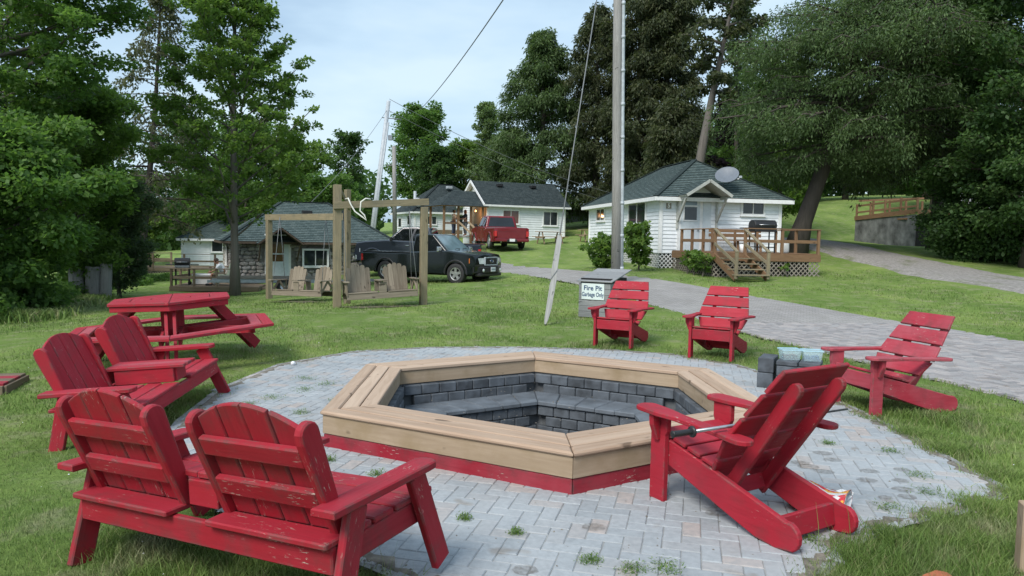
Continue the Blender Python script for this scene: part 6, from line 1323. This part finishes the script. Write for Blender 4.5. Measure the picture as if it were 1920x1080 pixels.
# ---------------------------------------------------------------- trees
def tree(name, label, x, y, H, r, nb, nl, ls, lm, bark=None, lo=.25, prof='round', rise=35, droop=0., lean=(0, 0), tr=.2, cr=.55, flat=.6, seed=0, group=None, cat='tree', hang=0., zbase=None, inner=.30, az=None, kink=.3, sub=3, upb=.5, lw=.32):
    g = np.random.default_rng(seed); z0 = (tz(x, y) if zbase is None else zbase)-.15; bark = bark or BARK
    t = thing(name, label, cat, (x, y, z0), 0, group)
    n = 9; tp = []
    for i in range(n):
        f = i/(n-1); tp.append(Vector((lean[0]*f**1.2+kink*math.sin(f*5+seed)*f*.6, lean[1]*f+kink*math.cos(f*4+seed)*f*.5, H*.97*f)))
    trad = [tr*(1-f/(n-1))**.8*(1+.5*(f == 0))+.012 for f in range(n)]
    geo = [tube_geo(tp, trad, 9)]; C = []; 
    def at(f): q = f*(n-1); i = min(int(q), n-2); return tp[i].lerp(tp[i+1], q-i)
    for b in range(nb):
        f = (b+.5)/nb; h = lo+(1-lo)*f**.9; p = at(h*.98)
        if prof == 'cone': L_ = r*((1-f)**.75*.95+.10)
        elif prof == 'column': L_ = r*(min(1, (1-f)*2.2+.12)*(.75+.25*math.sin(f*9)))
        else: L_ = r*math.sqrt(max(.04, 1-(1.85*f-.85)**2))
        L_ *= g.uniform(.72, 1.12); a = (b*2.39996+g.uniform(-.4, .4)) if az is None else az(b, g)
        el = R(rise+g.uniform(-12, 12)+(20*f if prof != 'column' else 0)); d = Vector((math.cos(a)*math.cos(el), math.sin(a)*math.cos(el), math.sin(el)))
        pts_ = []; v = d.copy(); q = p.copy(); K = 6
        for k in range(K+1):
            pts_.append(q.copy()); q = q+v*(L_/K); v = (v+Vector((g.normal(0, .07), g.normal(0, .07), -droop*.12+.0+(.05 if droop < 0 else 0)))).normalized()
        rb = max(.012, tr*.34*(L_/max(r, .1))*(1-f*.5)); geo.append(tube_geo(pts_, [rb*(1-.8*k/K)+.004 for k in range(K+1)], 5, False))
        for k in range(1, K+1):
            if k/K > inner: C.append((pts_[k], 1.-.3*k/K, v))
        for s_ in range(sub):
            i = 1+int(g.integers(1, K-1)); sd = (1 if s_ % 2 else -1); w_ = Vector((-d.y, d.x, g.uniform(-.1, .3)))*sd*g.uniform(.6, 1)+d*.7; w_.normalize(); e_ = pts_[i]+w_*L_*g.uniform(.28, .5)*(1-i/K*.4)-Vector((0, 0, droop*.25*L_)); mid = pts_[i].lerp(e_, .5)+Vector((0, 0, .05*L_))
            geo.append(tube_geo([pts_[i], mid, e_], [rb*.4, rb*.25, .004], 4, False)); C += [(mid, .8, w_), (e_, .75, w_)]
    C.append((at(.97), .7, Vector((0, 0, 1)))); C.append((at(.9), .7, Vector((0, 0, 1))))
    joined('trunk', geo, bark, t, True)
    P = np.array([c[0] for c in C]); S = np.array([c[1] for c in C])*cr; Dv = np.array([c[2] for c in C]); k = g.integers(0, len(C), nl); m = len(k)
    off = g.normal(0, 1, (m, 3)); off /= np.linalg.norm(off, axis=1)[:, None]; off *= (g.random(m)**.45)[:, None]; off *= S[k][:, None]; off[:, 2] *= flat
    c = P[k]+off; 
    if hang: c[:, 2] -= g.random(m)**1.5*hang
    a = off/np.maximum(np.linalg.norm(off, axis=1)[:, None], 1e-6)*.8+g.normal(0, .6, (m, 3))+Dv[k]*.5; a[:, 2] -= (.35+hang*1.2)
    a /= np.linalg.norm(a, axis=1)[:, None]; nn = g.normal(0, .6, (m, 3)); nn[:, 2] += upb*1.6; bb = np.cross(nn, a); bb /= np.maximum(np.linalg.norm(bb, axis=1)[:, None], 1e-6)
    s = ls*(.55+.9*g.random(m))[:, None]
    V = np.stack([c-a*s*.5, c+bb*s*lw-a*s*.05, c+a*s*.5, c-bb*s*lw-a*s*.05], 1).reshape(-1, 3)
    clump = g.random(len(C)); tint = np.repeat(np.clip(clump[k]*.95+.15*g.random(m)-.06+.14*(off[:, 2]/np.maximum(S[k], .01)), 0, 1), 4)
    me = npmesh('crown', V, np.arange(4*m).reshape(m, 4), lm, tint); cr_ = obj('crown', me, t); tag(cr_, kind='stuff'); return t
T = tree
# the young maple beside the stone cottage
T('maple_tree', 'young maple with layered branches on the lawn in front of the stone cottage', -9.05, 24, 12.2, 3.8, 62, 62000, .115, LF_MAPLE, lo=.165, prof='cone', rise=28, droop=-.1, tr=.125, cr=.36, flat=.6, seed=3, kink=.12, inner=.22, sub=5)
# left wall of foliage
T('box_elder', 'bright leafy box elder filling the lower left edge', -12.3, 17.2, 4.4, 2.75, 40, 50000, .13, LF_ELDER, lo=.02, rise=18, tr=.12, cr=.72, flat=.6, seed=5, hang=.1)
T('box_elder', 'bright leafy box elder sapling at the left behind the low platform', -14.2, 15.6, 4.2, 2.6, 26, 26000, .13, LF_ELDER, lo=.02, rise=15, tr=.1, cr=.7, seed=6, hang=.1)
T('broadleaf_tree', 'tall dark broadleaf tree at the far left reaching above the frame', -16.8, 21.5, 12.5, 4.3, 60, 44000, .14, LF_DARK, lo=.12, rise=25, tr=.25, cr=.6, flat=.6, seed=7)
T('broadleaf_tree', 'dark green tree with a long branch reaching out over the left sky', -14.0, 20.0, 11.8, 3.9, 30, 34000, .13, LF_ELDER, lo=.42, rise=12, tr=.2, cr=.55, flat=.5, seed=8, az=lambda b, g: g.uniform(-1.2, 1.6) if b % 3 else g.uniform(0, 6.28))
T('broadleaf_tree', 'mid green tree at the left with yellowish tips behind the box elder', -15.0, 25.5, 7.4, 2.4, 36, 34000, .14, LF_MAPLE, lo=.1, rise=25, tr=.15, cr=.7, seed=9)
T('willow_shrub', 'grey green willow shrub behind the wooden stumps', -14.7, 27.5, 4.1, 1.9, 30, 26000, .10, LF_GREY, lo=.03, rise=40, tr=.06, cr=.45, seed=10, cat='shrub')
T('willow_shrub', 'low dark shrub beside the wooden stumps at the end of the hedge', -16.2, 28.0, 2.4, 1.6, 20, 14000, .12, LF_ELDER, lo=.03, rise=30, tr=.05, cr=.5, seed=11, cat='shrub')
T('tamarack', 'thin leaning half dead conifer with brown green foliage against the sky', -20.2, 40, 16.6, 3.3, 70, 10000, .17, LF_TAM, BARKD, lo=.22, prof='cone', rise=-2, droop=.6, tr=.20, cr=.5, flat=.8, seed=12, lean=(1.6, 0), hang=.5, inner=.45)
bgt = [(-24.8,48,5.8,2.7,LF_MAPLE,'bright green bush behind the far left white cottage'),(-21.6,55,6.2,3.2,LF_ELDER,'round green tree right behind the roof of the far left cottage'),(-26.5,60,11,4.2,LF_DARK,'dark tall tree behind the far left cottage'),
 (-19.2,53,10.2,3.9,LF_ELDER,'rounded green tree behind the young maple'),(-15.4,52,8.2,3.2,LF_MAPLE,'rounded mid green tree behind the stone cottage roof'),(-12.4,50,5.2,2.2,LF_ELDER,'low dark green tree behind the right end of the stone cottage'),
 (-30,52,10,4.5,LF_DARK,'dark tree behind the far left deck'),(-25.2,42,4.2,2.0,LF_GREY,'grey green bush beside the raised deck of the far left cottage'),(-24.5,38,5.2,2.6,LF_DARK,'dark bush beyond the raised deck at the left'),(-20.5,33.5,6.4,2.8,LF_DARK,'dense dark green tree beside the raised deck at the left')]
for i, (x, y, H_, r_, lm, lb) in enumerate(bgt): T('broadleaf_tree', lb, x, y, H_, r_, 34, 19000, .21 if y > 45 else .17, lm, lo=.1, rise=25, tr=.16, cr=.85, seed=20+i, group='trees behind the left cottages')
T('slender_tree', 'thin airy tree standing against the sky left of the silver pole', -13.0, 58, 9.2, 2.5, 26, 6000, .22, LF_DARK, BARKD, lo=.35, rise=40, tr=.12, cr=.62, flat=.6, seed=40)
T('broadleaf_tree', 'full green broadleaf tree in the centre behind the small white cottage', -9.7, 77, 12.8, 4.1, 46, 26000, .27, LF_ELDER, BARKD, lo=.15, rise=35, tr=.25, cr=1.1, seed=41)
T('broadleaf_tree', 'smaller green tree between the central tree and the poplar', -4.9, 74, 8.6, 3.2, 30, 16000, .27, LF_MAPLE, lo=.1, rise=30, tr=.2, cr=1., seed=42)
T('poplar_tree', 'pale airy poplar left of the tall cedars', -2.6, 70, 12.4, 3.3, 44, 13000, .22, LF_BIRCH, lo=.15, prof='column', rise=48, tr=.16, cr=.65, seed=43)
T('broadleaf_tree', 'dark green tree above the roof of the small white cottage', -7.2, 70, 7.8, 3.2, 26, 14000, .26, LF_DARK, lo=.1, tr=.2, cr=1., seed=44)
# cedars behind the middle cottages
ced = [(2.3,62,17.0,5.4,LF_CEDAR2,40000,.10,'pointed dark cedar standing apart at the left of the cedar row'),(6.6,60,18.6,4.2,LF_CEDAR,26000,.08,'dark cedar directly behind the middle cottage roof'),(9.6,58,21.5,4.8,LF_CEDAR,36000,.08,'tall dark cedar behind the utility pole'),(11.6,57,23,4.1,LF_CEDAR,42000,.10,'broad dark cedar behind the white corner cottage'),
 (-.4,64,9.5,4.2,LF_CEDAR2,18000,.02,'low cedar above the middle cottage roof'),(10.6,50,9.5,3.2,LF_CEDAR,18000,.03,'low dark cedar behind the roof of the white corner cottage')]
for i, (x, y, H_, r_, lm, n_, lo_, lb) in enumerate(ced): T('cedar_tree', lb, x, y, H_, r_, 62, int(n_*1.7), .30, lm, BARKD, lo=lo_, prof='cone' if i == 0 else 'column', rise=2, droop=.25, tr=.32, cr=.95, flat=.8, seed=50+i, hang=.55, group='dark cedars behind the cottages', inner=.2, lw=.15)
T('bare_trunk_pine', 'tall bare leaning trunk rising behind the white corner cottage, sparse crown', 10.9, 46, 17.5, 2.5, 26, 7500, .24, LF_CEDAR, BARK, lo=.55, prof='round', rise=8, droop=.4, lean=(2.6, 0), tr=.36, cr=.6, seed=60, hang=.3, kink=.15)
T('broadleaf_tree', 'green tree to the right of the cottage roof behind the leaning cedar', 17.6, 49, 11.4, 3.9, 40, 28000, .22, LF_MAPLE, lo=.12, rise=30, tr=.22, cr=.95, seed=61)
T('purple_tree', 'dark purple leaved tree behind the right of the cottage roof', 18.2, 60, 10.5, 3.4, 34, 16000, .26, LF_PURP, BARKD, lo=.1, rise=30, tr=.2, cr=1., seed=62)
T('broadleaf_tree', 'tall airy tree top between the bare trunk and the leaning cedar', 16.6, 56, 17.5, 2.4, 30, 6000, .24, LF_GREY, BARKD, lo=.45, rise=35, tr=.2, cr=.8, seed=63)
# the big leaning cedar by the deck and the trees at the right
T('leaning_cedar', 'huge cedar with a thick leaning trunk growing beside the cottage deck', 12.05, 31.6, 12.6, 5.5, 120, 175000, .14, LF_CEDAR2, BARKD, lo=.34, prof='round', rise=0, droop=.35, lean=(4.6, .6), tr=.38, cr=.66, flat=.8, seed=70, hang=.6, kink=.25, inner=.15, sub=5, lw=.16)
T('cedar_tree', 'second cedar crown merging with the leaning cedar at its right', 20.3, 35.5, 13.2, 4.6, 66, 80000, .19, LF_CEDAR, BARKD, lo=.30, prof='column', rise=0, droop=.3, tr=.3, cr=.95, flat=.8, seed=71, hang=.6, inner=.2, lw=.16)
T('broadleaf_tree', 'dense dark maple at the right edge, its leaves hanging to the ground', 19.4, 27.6, 12.5, 3.6, 60, 62000, .15, LF_DARK, BARKD, lo=.04, rise=12, tr=.28, cr=.8, flat=.6, seed=72, hang=.25)
T('broadleaf_tree', 'lighter green maple cut by the right edge of the frame', 21.8, 24.8, 11, 3.6, 44, 40000, .15, LF_ELDER, BARKD, lo=.04, rise=12, tr=.25, cr=.8, seed=73, hang=.2)
T('broadleaf_tree', 'dark shrubby maple at the foot of the right hand trees beside the gravel track', 19.0, 30.2, 4.2, 2.5, 30, 24000, .15, LF_DARK, BARKD, lo=.02, rise=10, tr=.1, cr=.8, seed=74, hang=.15)
for i, (x, y, H_, r_, lb) in enumerate([(27.5,74,8.5,4.2,'dark hedge tree at the top of the slope behind the leaning trunk'),(34,76,9.5,4.6,'dark round tree at the top of the slope, right of the trunk'),(41,74,10,4.8,'dark tree on the slope above the raised deck'),(22.5,68,10,4.4,'dark tree at the back of the slope beside the purple tree'),(34,60,12.5,5,'tall dark tree behind the raised deck'),(40,55,14,5.5,'tall dark tree behind the white house at the right'),(31,88,13,5,'distant dark tree behind the slope')]):
    T('broadleaf_tree', lb, x, y, H_, r_, 40, 17000, .36, LF_DARK, BARKD, lo=.06, rise=20, tr=.25, cr=1.4, seed=80+i, group='dark trees on the slope at the right')
# shrubs beside the white cottage
T('cottage_shrub', 'large leafy light green shrub against the lattice of the white cottage', 4.75, 27.7, 1.5, .80, 34, 2600, .17, LF_SHRUB, lo=.05, rise=40, tr=.02, cr=.26, seed=90, cat='shrub', zbase=.72, group='shrubs beside the white cottage')
T('cottage_shrub', 'lower light green shrub left of the utility pole by the white cottage wall', 3.75, 30.4, 1.2, .95, 30, 2400, .16, LF_SHRUB, lo=.05, rise=35, tr=.02, cr=.26, seed=91, cat='shrub', group='shrubs beside the white cottage')
for i, (x, y) in enumerate(((6.55, 26.4), (6.62, 25.8), (6.75, 25.25))): T('deck_creeper', ('small yellow green plant at the foot of the deck, nearest the cottage wall', 'small yellow green plant in the middle of the deck side', 'small yellow green plant at the front corner of the deck')[i], x-.25, y-.05, .95, .34, 12, 330, .13, LF_SHRUB, lo=.3, rise=25, tr=.01, cr=.16, seed=92+i, cat='plant', group='young plants along the deck')
T('deck_creeper', 'tiny yellow plant poking out of the deck front right of the steps', 9.45, 25.25, .62, .16, 6, 70, .10, LF_SHRUB, lo=.6, rise=25, tr=.01, cr=.09, seed=96, cat='plant', group='young plants along the deck')
# stumps
for i, (x, y, h_, r_, lb) in enumerate(((-14.78, 25, 1.05, .24, 'grey weathered stump, leftmost of the three by the hedge'), (-14.25, 25, 1.12, .25, 'grey weathered stump in the middle of the three by the hedge'), (-13.93, 25.1, 1.2, .19, 'tallest thin grey stump, right one of the three by the hedge'))):
    g = random.Random(i); V = []; n = 16
    for z_, k in ((-.1, 1.1), (h_*.4, 1.0), (h_, .93)):
        for a in range(n): q = r_*k*(1+.10*math.sin(a*2.7+i)+g.uniform(-.04, .04)); V.append((q*math.cos(a*2*math.pi/n), q*math.sin(a*2*math.pi/n), z_+(g.uniform(-.04, .04) if z_ == h_ else 0)))
    F_ = [(j*n+a, j*n+(a+1) % n, (j+1)*n+(a+1) % n, (j+1)*n+a) for j in range(2) for a in range(n)]+[tuple(range(2*n, 3*n))]
    o = obj('tree_stump', mesh('stump', V, F_, POLEW, True), None, Matrix.Translation((x, y, tz(x, y))) @ Matrix.Rotation(.06*(i-1), 4, 'Y')); tag(o, lb, 'stump', 'grey stumps by the hedge')
# undergrowth and the far wood: masses nobody could count
def mass(name, pts_, nl, ls, lm, seed, sx=1., sz=1.):
    g = np.random.default_rng(seed); P = np.array(pts_, float); k = g.integers(0, len(P), nl); m = nl
    off = g.normal(0, 1, (m, 3)); off /= np.linalg.norm(off, axis=1)[:, None]; off *= (g.random(m)**.4)[:, None]*P[k, 3][:, None]; off[:, 2] *= sz
    c = P[k, :3]+off; a = g.normal(0, 1, (m, 3)); a[:, 2] += .3; a /= np.linalg.norm(a, axis=1)[:, None]; b = np.cross(a, g.normal(0, 1, (m, 3))); b /= np.linalg.norm(b, axis=1)[:, None]; s = ls*(.5+g.random(m))[:, None]
    V = np.stack([c-a*s*.5, c+b*s*.3, c+a*s*.5, c-b*s*.3], 1).reshape(-1, 3); tint = np.repeat(np.clip(np.random.default_rng(seed+1).random(len(P))[k]*.7+.3*g.random(m), 0, 1), 4)
    return tag(obj(name, npmesh(name, V, np.arange(4*m).reshape(m, 4), lm, tint)), kind='stuff')
g = random.Random(3)
mass('undergrowth', [(x, y, tz(x, y)+.25, .5) for x, y in [(-10.9+g.uniform(-.4, .4)-k*.21, 15.4+k*.47+g.uniform(-.3, .3)) for k in range(25)]]+[(-18.5+g.uniform(-1, 2), 32+g.uniform(-2, 4), -.75, .5) for k in range(22)], 26000, .11, LF_ELDER, 5, sz=.8)
mass('far_wood', [(x, y, tz(x, y)+g.uniform(1, 5), g.uniform(2.5, 4.5)) for x, y in [(-70+k*2.1, 92+g.uniform(-6, 6)) for k in range(26)]], 26000, .75, LF_DARK, 8)
mass('far_wood', [(x, y, tz(x, y)+g.uniform(1, 7), g.uniform(3.5, 5.5)) for x, y in [(19+k*2.6, 98+g.uniform(-6, 8)) for k in range(28)]], 32000, .85, LF_DARK, 9)
mass('hedge_leaves', [(x, y, tz(x, y)+g.uniform(.3, 1.6), 1.2) for x, y in [(17.9+k*.55, 30.4-k*.62+g.uniform(-.4, .4)) for k in range(12)]], 22000, .14, LF_DARK, 10)
# clumps of long grass under the left hedge
tag(obj('long_grass', grass(16000, 8, 1, 2, .16, .008, name='long_grass', region=tuft_region([(-10.7-k*.33, 16.0+k*.75, .35) for k in range(13)]))), kind='stuff')
